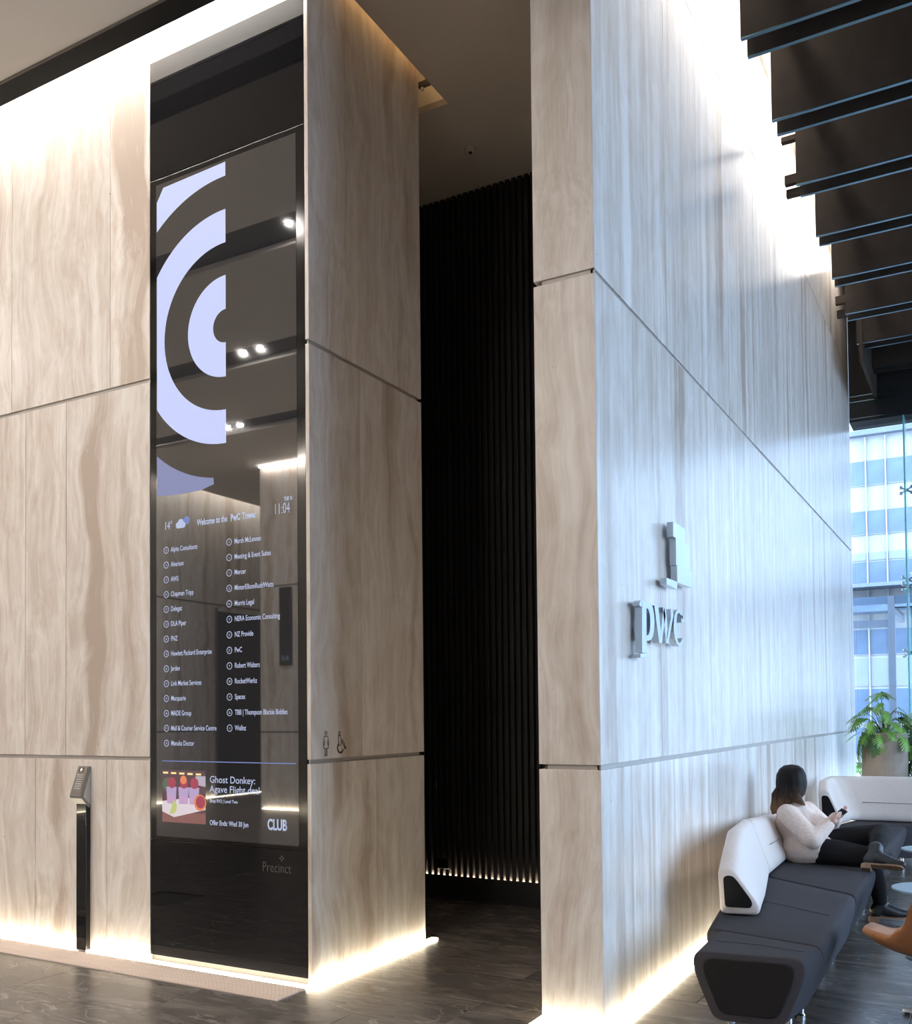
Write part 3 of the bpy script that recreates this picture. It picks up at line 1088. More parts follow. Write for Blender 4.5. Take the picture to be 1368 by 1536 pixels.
bm = bmesh.new()
yc, zb = 4.723, 1.357
stroke(bm, circ(yc, zb + .137, .0105))
stroke(bm, [(yc - .016, zb + .118), (yc + .016, zb + .118), (yc + .028, zb + .075), (yc + .022, zb + .06), (yc + .013, zb + .09), (yc + .024, zb + .045), (yc + .010, zb + .045), (yc + .010, zb), (yc - .010, zb), (yc - .010, zb + .045), (yc - .024, zb + .045), (yc - .013, zb + .09), (yc - .022, zb + .06), (yc - .028, zb + .075)], closed=True)
stroke(bm, [(yc, zb), (yc, zb + .045)])
o = obj('washroom_pictogram', bm, M['sign_line'], origin=(PXF, yc, zb))
tag(o, 'black outline pictogram of a standing woman on the stone block', 'sign')
bm = bmesh.new()
yc, zb = 4.872, 1.365
stroke(bm, circ(yc - .012, zb + .125, .010))
stroke(bm, circ(yc - .002, zb + .034, .033, 18, 2.0, 5.9))
stroke(bm, circ(yc - .002, zb + .034, .026, 18, 2.2, 5.8))
stroke(bm, [(yc - .024, zb + .110), (yc - .002, zb + .110), (yc + .002, zb + .088), (yc + .024, zb + .083), (yc + .024, zb + .074), (yc + .004, zb + .074), (yc + .006, zb + .060), (yc + .030, zb + .058), (yc + .044, zb + .026), (yc + .058, zb + .032), (yc + .054, zb + .040), (yc + .048, zb + .036), (yc + .036, zb + .068), (yc + .010, zb + .070)])
stroke(bm, [(yc - .024, zb + .110), (yc - .020, zb + .052), (yc + .006, zb + .050)])
o = obj('accessible_pictogram', bm, M['sign_line'], origin=(PXF, yc, zb))
tag(o, 'black outline wheelchair pictogram on the stone block', 'sign')

# small black box low on the slat wall
sb = empty('socket_box', (-4.26, YB, .22))
tag(sb, 'small black box fixed low on the dark slat wall', 'box')
box('housing', -4.275, -4.155, YB - .02, YB + .001, .262, .36, M['black'], sb, bevel=.004)
box('cover_plate', -4.262, -4.168, YB - .023, YB - .02, .275, .347, M['bezel'], sb)

# ------------------------------------------------------------------ metal company sign on the lounge wall
sx0, sth = -1.705, .040


def sign_poly(bm, pts):
    prism(bm, [(sx0, y, z) for y, z in pts], (sth, 0, 0))


def sign_strip(bm, o_, i_):
    for k in range(len(o_) - 1):
        sign_poly(bm, [o_[k], o_[k + 1], i_[k + 1], i_[k]])


ps = empty('company_sign', (sx0, 5.5, 1.9))
tag(ps, 'raised polished steel letters and stepped emblem on the lounge wall', 'sign')
bm = bmesh.new()
sign_poly(bm, [(5.052, 1.925), (5.131, 1.925), (5.138, 2.208), (5.062, 2.208)])
sign_poly(bm, [(5.020, 2.178), (5.066, 2.172), (5.066, 2.212), (5.050, 2.209), (5.020, 2.196)])
sign_poly(bm, [(5.022, 1.897), (5.163, 1.903), (5.163, 1.924), (5.022, 1.918)])
sign_strip(bm, [(5.138, 2.208), (5.185, 2.212), (5.227, 2.206), (5.258, 2.185), (5.272, 2.150), (5.276, 2.110), (5.270, 2.070), (5.252, 2.035), (5.218, 2.008), (5.175, 1.997), (5.130, 1.998)],
           [(5.138, 2.175), (5.160, 2.174), (5.180, 2.166), (5.193, 2.152), (5.200, 2.132), (5.202, 2.105), (5.199, 2.076), (5.190, 2.052), (5.172, 2.034), (5.155, 2.026), (5.131, 2.026)])
obj('letter_p', bm, M['steel'], ps)
bm = bmesh.new()
sign_poly(bm, [(5.278, 2.204), (5.352, 2.204), (5.392, 2.070), (5.360, 1.998)])
sign_poly(bm, [(5.360, 1.998), (5.409, 1.998), (5.490, 2.160), (5.470, 2.210), (5.425, 2.140)])
sign_poly(bm, [(5.440, 2.208), (5.500, 2.208), (5.528, 2.090), (5.490, 2.003)])
sign_poly(bm, [(5.490, 2.003), (5.540, 2.003), (5.648, 2.180), (5.640, 2.214), (5.600, 2.213), (5.590, 2.150)])
obj('letter_w', bm, M['steel'], ps)
bm = bmesh.new()
co, ci = [], []
for k in range(17):
    a = math.radians(38 + k * (322 - 38) / 16)
    co.append((5.762 + .112 * math.cos(a), 2.112 + .112 * math.sin(a)))
    w_ = .020 + .038 * max(0, -math.cos(a))
    ci.append((5.762 + (.112 - w_) * math.cos(a), 2.112 + (.112 - .020 - .006 * max(0, -math.cos(a))) * math.sin(a)))
sign_strip(bm, co, ci)
sign_poly(bm, [(5.815, 2.150), (5.868, 2.150), (5.868, 2.190), (5.845, 2.205), (5.815, 2.190)])
obj('letter_c', bm, M['steel'], ps)
bm = bmesh.new()
sign_poly(bm, [(5.521, 2.350), (5.735, 2.345), (5.735, 2.389), (5.521, 2.389)])
obj('emblem_block', bm, M['steel'], ps)
bm = bmesh.new()
sign_poly(bm, [(5.740, 2.386), (6.078, 2.391), (6.078, 2.490), (5.740, 2.490)])
sign_poly(bm, [(5.722, 2.4905), (6.028, 2.4905), (6.028, 2.655), (5.722, 2.655)])
sign_poly(bm, [(5.672, 2.6555), (5.935, 2.6555), (5.935, 2.745), (5.672, 2.745)])
obj('emblem_block', bm, M['steel'], ps)

# ------------------------------------------------------------------ lounge sofa
ZS = 0.43


def seat_section(L, R, z0=.105, z1=ZS, taper=.10):
    """rounded trapezium standing on the line L-R (plan points of the upper edge)"""
    L, R = Vector((*L, 0)), Vector((*R, 0))
    d = R - L
    W = d.length
    d.normalize()
    prof = rounded([(taper, z0), (0, z1 - .075), (.012, z1), (W - .012, z1), (W, z1 - .075), (W - taper, z0)], [.05, .10, .05, .05, .10, .05], 4)
    out = []
    for p in prof:
        q = L + d * p[0]
        zz = p[1]
        if zz > z1 - .02:
            t = p[0] / W
            zz += .012 * math.sin(PI * max(0, min(1, t)))
        out.append(Vector((q.x, q.y, zz)))
    return out


def shrink(sec, k, toward):
    c = sum(sec, Vector()) / len(sec)
    return [c + (p - c) * k + Vector(toward) for p in sec]


def sofa_seat(parent, A0, A1, B0, B1, name='seat'):
    """A0,A1 = left,right plan points of the near end; B0,B1 of the far end"""
    S0, S1 = seat_section(A0, A1), seat_section(B0, B1)
    dirv = (sum(S1, Vector()) / len(S1) - sum(S0, Vector()) / len(S0)).normalized()
    secs = [shrink(S0, .965, dirv * .004), shrink(S0, .985, dirv * .006), [p + dirv * .022 for p in S0]]
    n = 6
    for k in range(1, n):
        secs.append([a.lerp(b, k / n) for a, b in zip(S0, S1)])
    secs += [[p - dirv * .022 for p in S1], shrink(S1, .985, -dirv * .006), shrink(S1, .965, -dirv * .004)]
    bm = bmesh.new()
    loft(bm, secs)
    o = obj(name, bm, M['grey_fabric'], parent, smooth=True)
    return S0, S1, dirv


def end_inset(parent, S0, dirv, k=.80, m=None, out=.004, name='end_panel'):
    c = sum(S0, Vector()) / len(S0)
    bm = bmesh.new()
    pts = [c + (p - c) * k - dirv * (-.002) for p in S0]
    a = [p - dirv * out for p in pts]
    b = [c + (p - c) * (k - .03) - dirv * (out + .004) for p in S0]
    loft(bm, [pts, a, b])
    return obj(name, bm, m or M['dark_fabric'], parent)


def foot(parent, x, y):
    bm = bmesh.new()
    lathe(bm, (x, y, 0), [(.022, 0), (.022, .012), (.016, .02), (.016, .13)], 14)
    obj('foot', bm, M['chrome'], parent, smooth=False)


def stitch(parent, pts, r=.0035, m=None):
    bm = bmesh.new()
    tube(bm, pts, r, 6)
    return obj('seam', bm, m or M['dark_fabric'], parent, smooth=True)


def sofa(label, A0, A1, B0, B1, end=False):
    e = empty('sofa_module', ((A0[0] + B1[0]) / 2, (A0[1] + B1[1]) / 2, 0))
    tag(e, label, 'sofa', 'modular sofa along the lounge wall')
    S0, S1, d = sofa_seat(e, A0, A1, B0, B1)
    if end:
        end_inset(e, S0, d)
    for p, q in ((A0, A1), (B0, B1)):
        s = 1 if p is A0 else -1
        for t in (.25, .75):
            x, y = p[0] + (q[0] - p[0]) * t, p[1] + (q[1] - p[1]) * t + s * .20
            foot(e, x, y)
    # faint cross seam on the cushion
    m0, m1 = (Vector(A0) + Vector(B0)) / 2, (Vector(A1) + Vector(B1)) / 2
    a, b = m0.lerp(m1, .12), m0.lerp(m1, .9)
    stitch(e, [(a.x, a.y, ZS + .0045), ((a.x + b.x) / 2, (a.y + b.y) / 2, ZS + .0115), (b.x, b.y, ZS + .0045)], .0015, mat('cushion_thread', (0.03, 0.028, 0.03), 0.9))
    # flat dark skirt so the gap below reads as a recessed plinth
    return e


m1 = sofa('short charcoal end stool of the sofa, nearest the camera', (-1.325, 4.70), (-.800, 4.775), (-1.345, 5.225), (-.762, 5.06), True)
m2 = sofa('charcoal sofa module carrying the faceted white back with open end', (-1.40, 5.25), (-.765, 5.075), (-1.66, 7.22), (-.792, 6.56))
m3 = sofa('charcoal sofa module the woman sits on', (-1.66, 7.25), (-.792, 6.59), (-1.66, 8.75), (-.80, 8.42))
m4 = sofa('charcoal sofa module just beyond the seated woman', (-1.66, 8.78), (-.795, 8.45), (-1.66, 10.35), (-.80, 10.72))
m5 = sofa('far charcoal sofa module turning away from the lounge wall', (-1.50, 10.45), (-.66, 10.80), (-1.25, 11.62), (-.40, 11.62))
for m_, pts in ((m2, [(-1.42, 7.09), (-.81, 6.575)]), (m1, [(-1.33, 5.235), (-.775, 5.068)])):
    pass


def back_section(L, R, z0, z1, tw=.09, lean=.0):
    """upright trapezium: wide foot L-R, narrow top near L"""
    L, R = Vector((*L, 0)), Vector((*R, 0))
    d = (R - L)
    W = d.length
    d.normalize()
    prof = rounded([(.0, z0 + .0), (-.012 + lean, z1 - .02), (.02 + lean, z1), (tw + lean, z1 - .006), (W, z0 + .055), (W - .012, z0)], [.03, .03, .03, .045, .05, .03], 4)
    return [Vector((L.x + d.x * p[0], L.y + d.y * p[0], p[1])) for p in prof]


def white_back(parent, stations, inset_first=True, seams=()):
    secs = [back_section(*s) for s in stations]
    d0 = (sum(secs[1], Vector()) - sum(secs[0], Vector())).normalized()
    d1 = (sum(secs[-1], Vector()) - sum(secs[-2], Vector())).normalized()
    full = [shrink(secs[0], .90, d0 * -.004), shrink(secs[0], .97, d0 * .004), [p + d0 * .02 for p in secs[0]]]
    for a, b in zip(secs, secs[1:]):
        for k in range(1, 4):
            full.append([p.lerp(q, k / 3) for p, q in zip(a, b)])
    full = full[:-1] + [[p - d1 * .02 for p in secs[-1]], shrink(secs[-1], .96, d1 * .0)]
    bm = bmesh.new()
    loft(bm, full)
    o = obj('backrest', bm, M['white_leather'], parent, smooth=True)
    if inset_first:
        end_inset(o, shrink(secs[0], 1.0, d0 * -.003), d0, .68, M['dark_fabric'], .003, 'inset_panel')
    for i, off in seams:
        s = secs[i]
        stitch(o, [p + Vector((.002, -.001, .0015)) for p in s[8:27]], .003, M['seam'])
    return o


zb = ZS + .008
bA = white_back(m2, [((-1.405, 5.60), (-1.185, 5.640), zb, .705, .075),
                     ((-1.425, 5.80), (-1.215, 5.83), zb, .80, .08),
                     ((-1.475, 6.12), (-1.262, 6.16), zb, .868, .09),
                     ((-1.630, 7.16), (-1.415, 7.05), zb, .82, .09)], True)
bB = white_back(m3, [((-1.635, 7.19), (-1.418, 7.08), zb, .82, .09),
                     ((-1.650, 7.70), (-1.432, 7.70), zb, .785, .09),
                     ((-1.650, 8.70), (-1.435, 8.55), zb, .75, .09)], False)
stitch(bB, [(-1.47, 7.35, .62), (-1.475, 7.6, .615), (-1.48, 7.75, .615)], .003, M['seam'])
bC = white_back(m5, [((-1.585, 10.40), (-1.365, 10.36), zb, .80, .09),
                     ((-1.610, 10.62), (-1.40, 10.58), zb, .885, .09),
                     ((-1.600, 11.15), (-1.335, 10.98), zb, .895, .09),
                     ((-1.10, 11.24), (-1.06, 11.02), zb, .90, .09),
                     ((.70, 11.14), (.66, 10.92), zb, .90, .09)], True)
stitch(bC, [(-1.25, 11.03, .63), (-.9, 11.02, .63), (.6, 10.93, .63)], .004, M['seam'])

# ------------------------------------------------------------------ small round tables
for i, (x, y, r, lab) in enumerate(((-.38, 6.93, .24, 'round pale blue side table nearer the camera'), (-.49, 8.88, .225, 'round pale blue side table by the far sofa'))):
    e = empty('side_table', (x, y, 0))
    tag(e, lab, 'table', 'round side tables')
    bm = bmesh.new()
    lathe(bm, (x, y, 0), [(r - .012, .436), (r, .440), (r, .450), (r - .004, .452)], 48)
    obj('table_top', bm, M['table'], e)
    bm = bmesh.new()
    lathe(bm, (x, y, 0), [(.018, .014), (.018, .437)], 16)
    obj('stem', bm, M['black'], e)
    bm = bmesh.new()
    lathe(bm, (x, y, 0), [(.16, 0), (.16, .006), (.03, .016)], 40)
    obj('base', bm, M['black'], e)


# ------------------------------------------------------------------ tan shell chairs
def shell_chair(x, y, rot, label):
    e = empty('lounge_chair', (x, y, 0))
    tag(e, label, 'chair', 'tan leather lounge chairs')
    # rim described round the seat; angle 270 is the back, 90 the front
    keys = [(0, .39, .455), (35, .34, .40), (62, .31, .375), (90, .31, .365), (118, .31, .375), (145, .34, .40), (180, .39, .455), (202, .425, .46), (216, .345, .44), (229, .33, .50), (250, .36, .70), (270, .35, .76), (290, .36, .70), (311, .33, .50), (324, .345, .44), (338, .425, .46), (360, .39, .455)]

    def rim(a):
        for (a0, r0, h0), (a1, r1, h1) in zip(keys, keys[1:]):
            if a0 <= a <= a1:
                t = (a - a0) / (a1 - a0)
                t = t * t * (3 - 2 * t)
                return r0 + (r1 - r0) * t, h0 + (h1 - h0) * t
        return keys[0][1], keys[0][2]

    na, nr = 72, 9
    ca, sa = math.cos(rot), math.sin(rot)

    def P(a, t, off):
        r, h = rim(a % 360)
        base = .355
        rr = r * t
        zz = base + (h - base) * t ** 2.6 + off
        if off < 0:
            rr = r * t * .96
            zz = base + (h - base) * t ** 2.6 + off * (1.0 if t < .95 else .8)
        px, py = rr * math.cos(math.radians(a)), rr * math.sin(math.radians(a))
        return Vector((x + px * ca - py * sa, y + px * sa + py * ca, zz))

    bm = bmesh.new()
    rings = []
    for k in range(1, nr + 1):
        rings.append([P(360 * j / na, k / nr, .02) for j in range(na)])
    edge = []
    for j in range(na):
        a = 360 * j / na
        o_, i_ = P(a, 1, .02), P(a, 1, -.035)
        c_ = (o_ + i_) / 2
        out = Vector((c_.x - x, c_.y - y, 0)).normalized()
        edge.append(c_ + out * .022)
    rings.append(edge)
    for k in range(nr, 0, -1):
        rings.append([P(360 * j / na, k / nr, -.035) for j in range(na)])
    loft(bm, rings)
    sh = obj('shell', bm, M['tan'], e, smooth=True)
    bm = bmesh.new()
    lathe(bm, (x + .03 * ca, y + .03 * sa, 0), [(.20, .375), (.235, .39), (.235, .405), (.20, .418), (.1, .422)], 32)
    obj('cushion', bm, M['tan'], e, smooth=True)
    bm = bmesh.new()
    lathe(bm, (x, y, 0), [(.03, .05), (.022, .07), (.022, .30), (.06, .33)], 20)
    obj('column', bm, M['steel'], e, smooth=True)
    for k in range(4):
        a = rot + math.radians(163 + 90 * k)
        d = Vector((math.cos(a), math.sin(a), 0))
        s = Vector((-d.y, d.x, 0))
        c = Vector((x, y, 0))
        secs = []
        for t, w_, z0, z1 in ((.0, .030, .036, .068), (.16, .026, .024, .046), (.24, .019, .012, .028), (.252, .015, .012, .024)):
            p = c + d * t
            secs.append([p - s * w_ + Vector((0, 0, z0)), p + s * w_ + Vector((0, 0, z0)), p + s * w_ * .8 + Vector((0, 0, z1)), p - s * w_ * .8 + Vector((0, 0, z1))])
        bm = bmesh.new()
        loft(bm, secs)
        lg = obj('star_leg', bm, M['steel'], e)
        bm = bmesh.new()
        q = c + d * .23
        lathe(bm, (q.x, q.y, 0), [(.014, 0), (.014, .013)], 12)
        obj('glide', bm, M['black'], lg)
    return e


shell_chair(-.218, 5.56, 0.0, 'tan leather shell chair with winged arm at the lower right edge')
shell_chair(-.115, 7.95, 0.0, 'tan leather shell chair almost wholly past the right edge, beside the nearer table')

# ------------------------------------------------------------------ planter and leafy plants
def leaf_mesh(name, m, Lh, W, lobes, seed, droop):
    rnd = random.Random(seed)
    bm = bmesh.new()

    def pt(u, v):
        r2 = (u * u + v * v) / (Lh * Lh)
        return Vector((u, v, -droop * r2 * Lh + .10 * abs(v)))

    n = lobes
    mids = [bm.verts.new(pt(Lh * i / n, 0)) for i in range(n + 1)]
    for s in (1, -1):
        prev = None
        for i in range(n):
            t = (i + .5) / n
            w = W * math.sin(PI * (0.16 + .80 * t)) ** .8 * rnd.uniform(.9, 1.1)
            u = Lh * (i + .35) / n
            k = .55 + .3 * t
            tip0 = bm.verts.new(pt(u + w * (k - .10), s * w))
            tip1 = bm.verts.new(pt(u + w * (k - .10) + Lh * .035, s * w * .93))
            b0 = bm.verts.new(pt(Lh * (i + .08) / n + w * .12, s * w * .28))
            b1 = bm.verts.new(pt(Lh * (i + .92) / n + w * .12, s * w * .28))
            f1 = (mids[i], b0, b1, mids[i + 1])
            f2 = (b0, tip0, tip1, b1)
            for f in (f1, f2):
                bm.faces.new(f if s < 0 else tuple(reversed(f)))
            if prev:
                f = (mids[i], prev, b0)
                bm.faces.new(f if s < 0 else tuple(reversed(f)))
            prev = b1
    tip = bm.verts.new(pt(Lh * 1.22, 0))
    a = bm.verts.new(pt(Lh * 1.06, W * .16))
    b = bm.verts.new(pt(Lh * 1.06, -W * .16))
    bm.faces.new((mids[-1], b, tip))
    bm.faces.new((mids[-1], tip, a))
    me = bpy.data.meshes.new(name)
    bm.to_mesh(me)
    bm.free()
    me.materials.append(m)
    for p in me.polygons:
        p.use_smooth = True
    return me


LEAVES = [leaf_mesh('leaf', M['leaf'], .20, .115, 6, 1, .35), leaf_mesh('leaf', M['leaf'], .17, .10, 6, 2, .5), leaf_mesh('leaf', M['leaf_dark'], .21, .11, 7, 3, .7)]


def leafy(parent, c, specs):
    """specs: (dx, dy, dz, yaw, pitch, mesh index, scale) of each leaf base relative to the crown c"""
    for dx, dy, dz, yaw, pit, k, sc in specs:
        p = Vector(c) + Vector((dx, dy, dz))
        bm = bmesh.new()
        c0 = Vector(c) + Vector((dx * .12, dy * .12, -.02))
        mid = c0.lerp(p, .55) + Vector((-dx * .10, -dy * .10, abs(dz) * .12 + .02))
        tube(bm, [c0, c0.lerp(mid, .5) + Vector((0, 0, .01)), mid, mid.lerp(p, .5) + Vector((0, 0, .012)), p], [.006, .0055, .005, .0042, .0035], 6)
        obj('stalk', bm, M['stem'], parent, smooth=True)
        o = bpy.data.objects.new('leaf', LEAVES[k])
        o.location = p
        o.rotation_euler = Euler((random.uniform(-.5, .5), pit, yaw), 'XYZ')
        o.scale = (sc, sc, sc)
        COL.objects.link(o)
        place(o, parent)


def planter(x, y, r, h, label, plant_label, specs):
    e = empty('planter', (x, y, 0))
    tag(e, label, 'planter', 'tall planters by the window')
    bm = bmesh.new()
    lathe(bm, (x, y, 0), [(r * .97, 0), (r, .02), (r, h - .02), (r - .006, h), (r - .03, h), (r - .03, h - .05)], 48)
    obj('pot', bm, M['planter'], e, smooth=False)
    bm = bmesh.new()
    lathe(bm, (x, y, 0), [(r - .031, h - .08), (r - .031, h - .045), (.02, h - .035)], 32)
    obj('soil', bm, M['soil'], e)
    p = empty('leafy_plant', (x, y, h - .04))
    tag(p, plant_label, 'plant', 'plants in the tall planters')
    leafy(p, (x, y, h - .035), specs)


specs = [(-.03, -.05, .53, 2.6, .05, 0, 1.0), (-.03, -.05, .53, -.3, .1, 0, .95),
         (-.20, -.15, .28, 3.0, .05, 1, 1.15), (-.16, -.2, .20, 2.9, .1, 0, 1.0), (-.22, -.25, .12, 3.05, .15, 0, 1.0),
         (-.24, -.25, .04, 3.0, .25, 0, 1.0), (-.20, -.22, .0, 3.3, .75, 2, 1.2), (-.10, -.22, -.03, 4.4, .8, 2, .8),
         (-.02, -.25, .02, 4.9, .6, 1, .85), (-.16, -.2, .05, 4.0, .5, 1, .9), (.08, -.2, .06, 5.2, .4, 0, .75),
         (.12, -.1, .20, -.4, .1, 0, 1.0), (.10, .05, .30, .4, .0, 1, 1.1), (-.05, .1, .33, 1.8, .0, 0, .9),
         (.2, 0, .12, .1, .3, 0, 1.0), (-.08, -.15, .12, 4.3, .3, 2, 1.0), (.02, -.12, .10, 5.0, .4, 0, .85), (-.12, .02, .34, 2.9, .05, 1, .9),
         (-.05, -.2, -.02, 4.6, .9, 0, .9), (.2, -.15, .0, 5.6, .8, 0, .9), (.0, .2, .2, 1.4, .2, 0, 1.0), (.15, .15, .22, .8, .2, 1, 1.0),
         (-.16, -.1, .36, 3.5, .35, 0, .9), (-.24, -.15, .22, 3.9, .4, 1, 1.0), (.04, -.15, .30, 5.0, .4, 1, .95), (.16, -.1, .34, 5.9, .3, 0, .9),
         (-.12, -.2, .18, 4.6, .45, 1, .9), (.12, -.2, .16, 5.4, .45, 1, .9), (.0, -.12, .40, 4.2, .35, 1, .8), (-.08, -.05, .46, 3.6, .3, 1, .8),
         (-.03, -.05, .53, 4.4, .25, 0, .8), (-.03, -.05, .53, 1.2, .1, 0, .8)]
planter(-1.205, 13.0, .265, 1.325, 'tall round taupe planter at the end of the lounge wall', 'split-leaf green plant spilling over the tall taupe planter', specs)
specs2 = [(random.uniform(-.4, .3), random.uniform(-.3, .3), random.uniform(-.25, .62), random.uniform(0, 6.28), random.uniform(0, .8), random.choice((0, 1, 2)), random.uniform(.9, 1.4)) for _ in range(26)]
specs2 += [(-.28, -.1, .45, 3.0, .2, 0, 1.3), (-.3, -.1, .3, 2.8, .3, 0, 1.3), (-.30, -.2, .1, 3.2, .6, 2, 1.4), (-.3, -.25, -.1, 3.4, .8, 2, 1.4), (-.32, -.2, -.3, 3.3, .9, 2, 1.4)]
planter(-.57, 13.25, .24, 1.15, 'second tall planter half hidden at the right edge', 'large bright green plant at the right edge beside the window', specs2)

# ------------------------------------------------------------------ seated woman
person = empty('person', (-1.25, 7.9, 0))
tag(person, 'woman in a cream jumper and black trousers sitting cross-legged with a phone', 'person')
pel, chs, nek = (-1.31, 7.95, .535), (-1.395, 7.95, .72), (-1.405, 7.96, .865)
hd_c = Vector((-1.420, 7.985, 1.01))
nsh, nel, nwr = (-1.425, 7.80, .800), (-1.225, 7.69, .630), (-1.128, 7.79, .735)
fsh, fel, fwr = (-1.335, 8.13, .800), (-1.185, 8.19, .650), (-1.105, 8.01, .765)
nhip, fhip = (-1.29, 7.86, .520), (-1.25, 8.05, .525)
rkn, rank, rtoe = (-.835, 7.80, .505), (-.785, 7.93, .125), (-.700, 7.96, .060)
lkn, lank = (-.785, 8.05, .655), (-.790, 7.69, .560)


def hand(wrist, tip_dir, palm_n, side):
    """palm and five bent fingers; returns capsules"""
    w = Vector(wrist)
    d = Vector(tip_dir).normalized()
    n = Vector(palm_n).normalized()
    s = d.cross(n).normalized() * side
    caps = [(w, w + d * .05, .022, .024)]
    for k in range(4):
        off = s * (-.026 + .0172 * k)
        b = w + d * .052 + off
        ln = (.036, .042, .040, .031)[k]
        m_ = b + d * ln + n * .010
        t = m_ + d * ln * .72 + n * .022
        caps += [(w + d * .02 + off * .8, b, .0125, .0105), (b, m_, .0095, .0085), (m_, t, .0085, .0070)]
    tb = w + d * .015 - s * .028
    tm = tb + d * .034 - s * .018 + n * .012
    tt = tm + d * .030 + n * .010
    caps += [(w + d * .004 - s * .012, tb, .013, .0115), (tb, tm, .0115, .0095), (tm, tt, .0095, .0075)]
    return caps


hdir = Vector((.62, .05, .45))
body_caps = [(pel, chs, .115, .12), (chs, nek, .11, .055), (nek, hd_c - Vector((0, 0, .05)), .05, .05),
             (hd_c, hd_c + Vector((.012, .02, -.04)), .098, .085), (hd_c + Vector((.02, .05, -.06)), hd_c + Vector((.035, .085, -.095)), .06, .035),
             (hd_c + Vector((.035, .09, -.02)), hd_c + Vector((.043, .115, -.045)), .012, .016),          # nose
             (hd_c + Vector((.05, .09, -.075)), hd_c + Vector((.02, .10, -.075)), .012, .012),              # mouth
             (hd_c + Vector((.088, -.02, -.03)), hd_c + Vector((.090, -.022, -.055)), .014, .012),          # ears
             (hd_c + Vector((-.088, .04, -.03)), hd_c + Vector((-.090, .038, -.055)), .014, .012),
             (chs, nsh, .09, .06), (nsh, nel, .048, .040), (nel, nwr, .038, .026),
             (chs, fsh, .09, .06), (fsh, fel, .048, .040), (fel, fwr, .038, .026),
             (pel, nhip, .11, .09), (nhip, rkn, .085, .06), (rkn, rank, .052, .036), (rank, rtoe, .034, .026),
             (pel, fhip, .11, .09), (fhip, lkn, .085, .06), (lkn, lank, .055, .036), (lank, (-.755, 7.655, .50), .034, .026)]
body_caps += hand(nwr, hdir, (-.35, .5, .75), 1)
body_caps += hand(fwr, (.62, -.14, .42), (-.35, -.45, .8), -1)
body = blob('body', body_caps, M['skin'], person, voxel=.0065, smooth_it=2)
# eyes, on the far side of the head
for s in (-1, 1):
    bm = bmesh.new()
    bmesh.ops.create_uvsphere(bm, u_segments=12, v_segments=8, radius=.012, matrix=Matrix.Translation(hd_c + Vector((.030 + .032 * s, .088 - .012 * s, .0))))
    obj('eye', bm, M['diffuser'], body, smooth=True)
blob('jumper', [(pel, chs, .150, .158), ((-1.29, 7.97, .565), (-1.19, 7.96, .535), .135, .095), (chs, (-1.395, 7.955, .815), .150, .105), ((-1.395, 7.955, .80), nek, .10, .066),
                (chs, (-1.27, 7.97, .69), .12, .115),
                (chs, nsh, .12, .082), (nsh, nel, .084, .076), (nel, nwr, .074, .050), (Vector(nwr) - Vector((.03, .02, .03)), nwr, .054, .046),
                (chs, fsh, .12, .080), (fsh, fel, .080, .072), (fel, fwr, .070, .048),
                ((-1.36, 7.85, .53), (-1.23, 7.85, .535), .125, .118), ((-1.36, 8.06, .53), (-1.17, 8.07, .55), .125, .115)], M['sweater'], person, voxel=.012, smooth_it=3)
bm = bmesh.new()
tube(bm, [(-1.405 + .068 * math.cos(a), 7.96 + .068 * math.sin(a), .888 + .012 * math.sin(a)) for a in [2 * PI * k / 20 for k in range(21)]], .011, 8)
obj('shirt_collar', bm, M['shirt'], person, smooth=True)
blob('trousers', [(pel, nhip, .125, .112), (pel, fhip, .125, .112), (nhip, (-1.05, 7.83, .52), .112, .098), ((-1.05, 7.83, .52), rkn, .098, .076), (rkn, (-.80, 7.89, .27), .072, .062), ((-.80, 7.89, .27), (-.787, 7.925, .15), .062, .050),
                  (fhip, (-1.02, 8.06, .60), .110, .100), ((-1.02, 8.06, .60), lkn, .100, .078), (lkn, (-.785, 7.87, .62), .078, .066), ((-.785, 7.87, .62), (-.789, 7.715, .568), .066, .050)], M['trouser'], person, voxel=.010, smooth_it=3)


def boot(ankle, toe, label, down):
    a, t = Vector(ankle), Vector(toe)
    f = (t - a)
    dn = Vector(down).normalized()
    f = (f - dn * f.dot(dn))
    ln = f.length
    f.normalize()
    s = f.cross(dn).normalized()
    heel = a - f * .035 + dn * .055
    ball = a + f * .11 + dn * .062
    tip = a + f * .185 + dn * .070
    b = blob('boot', [(a - dn * .05, a, .052, .052), (a, heel, .050, .046), (a + f * .02 + dn * .03, ball, .052, .043), (ball, tip, .042, .028)], M['boot'], person, voxel=.008, smooth_it=2)
    # sole plate and block heel
    bm = bmesh.new()
    out = []
    for u, w_ in ((-.080, .022), (-.066, .031), (-.02, .030), (.05, .030), (.11, .036), (.155, .033), (.185, .022), (.197, .008)):
        out.append((u, w_))
    base = a + dn * .090
    pts = [base + f * u + s * w_ for u, w_ in out] + [base + f * u - s * w_ for u, w_ in reversed(out)]
    prism(bm, pts, dn * .012)
    obj('sole', bm, M['sole'], b)
    bm = bmesh.new()
    base = a + dn * .100
    prism(bm, [base + f * -.085 + s * .028, base + f * -.02 + s * .034, base + f * -.02 - s * .034, base + f * -.085 - s * .028], dn * .034)
    obj('heel', bm, M['sole'], b)
    return b


boot((-.787, 7.928, .142), (-.62, 7.985, .142), 'planted', (0, 0, -1))
boot((-.790, 7.675, .548), (-.60, 7.63, .50), 'crossed', (-.04, -.60, -.80))

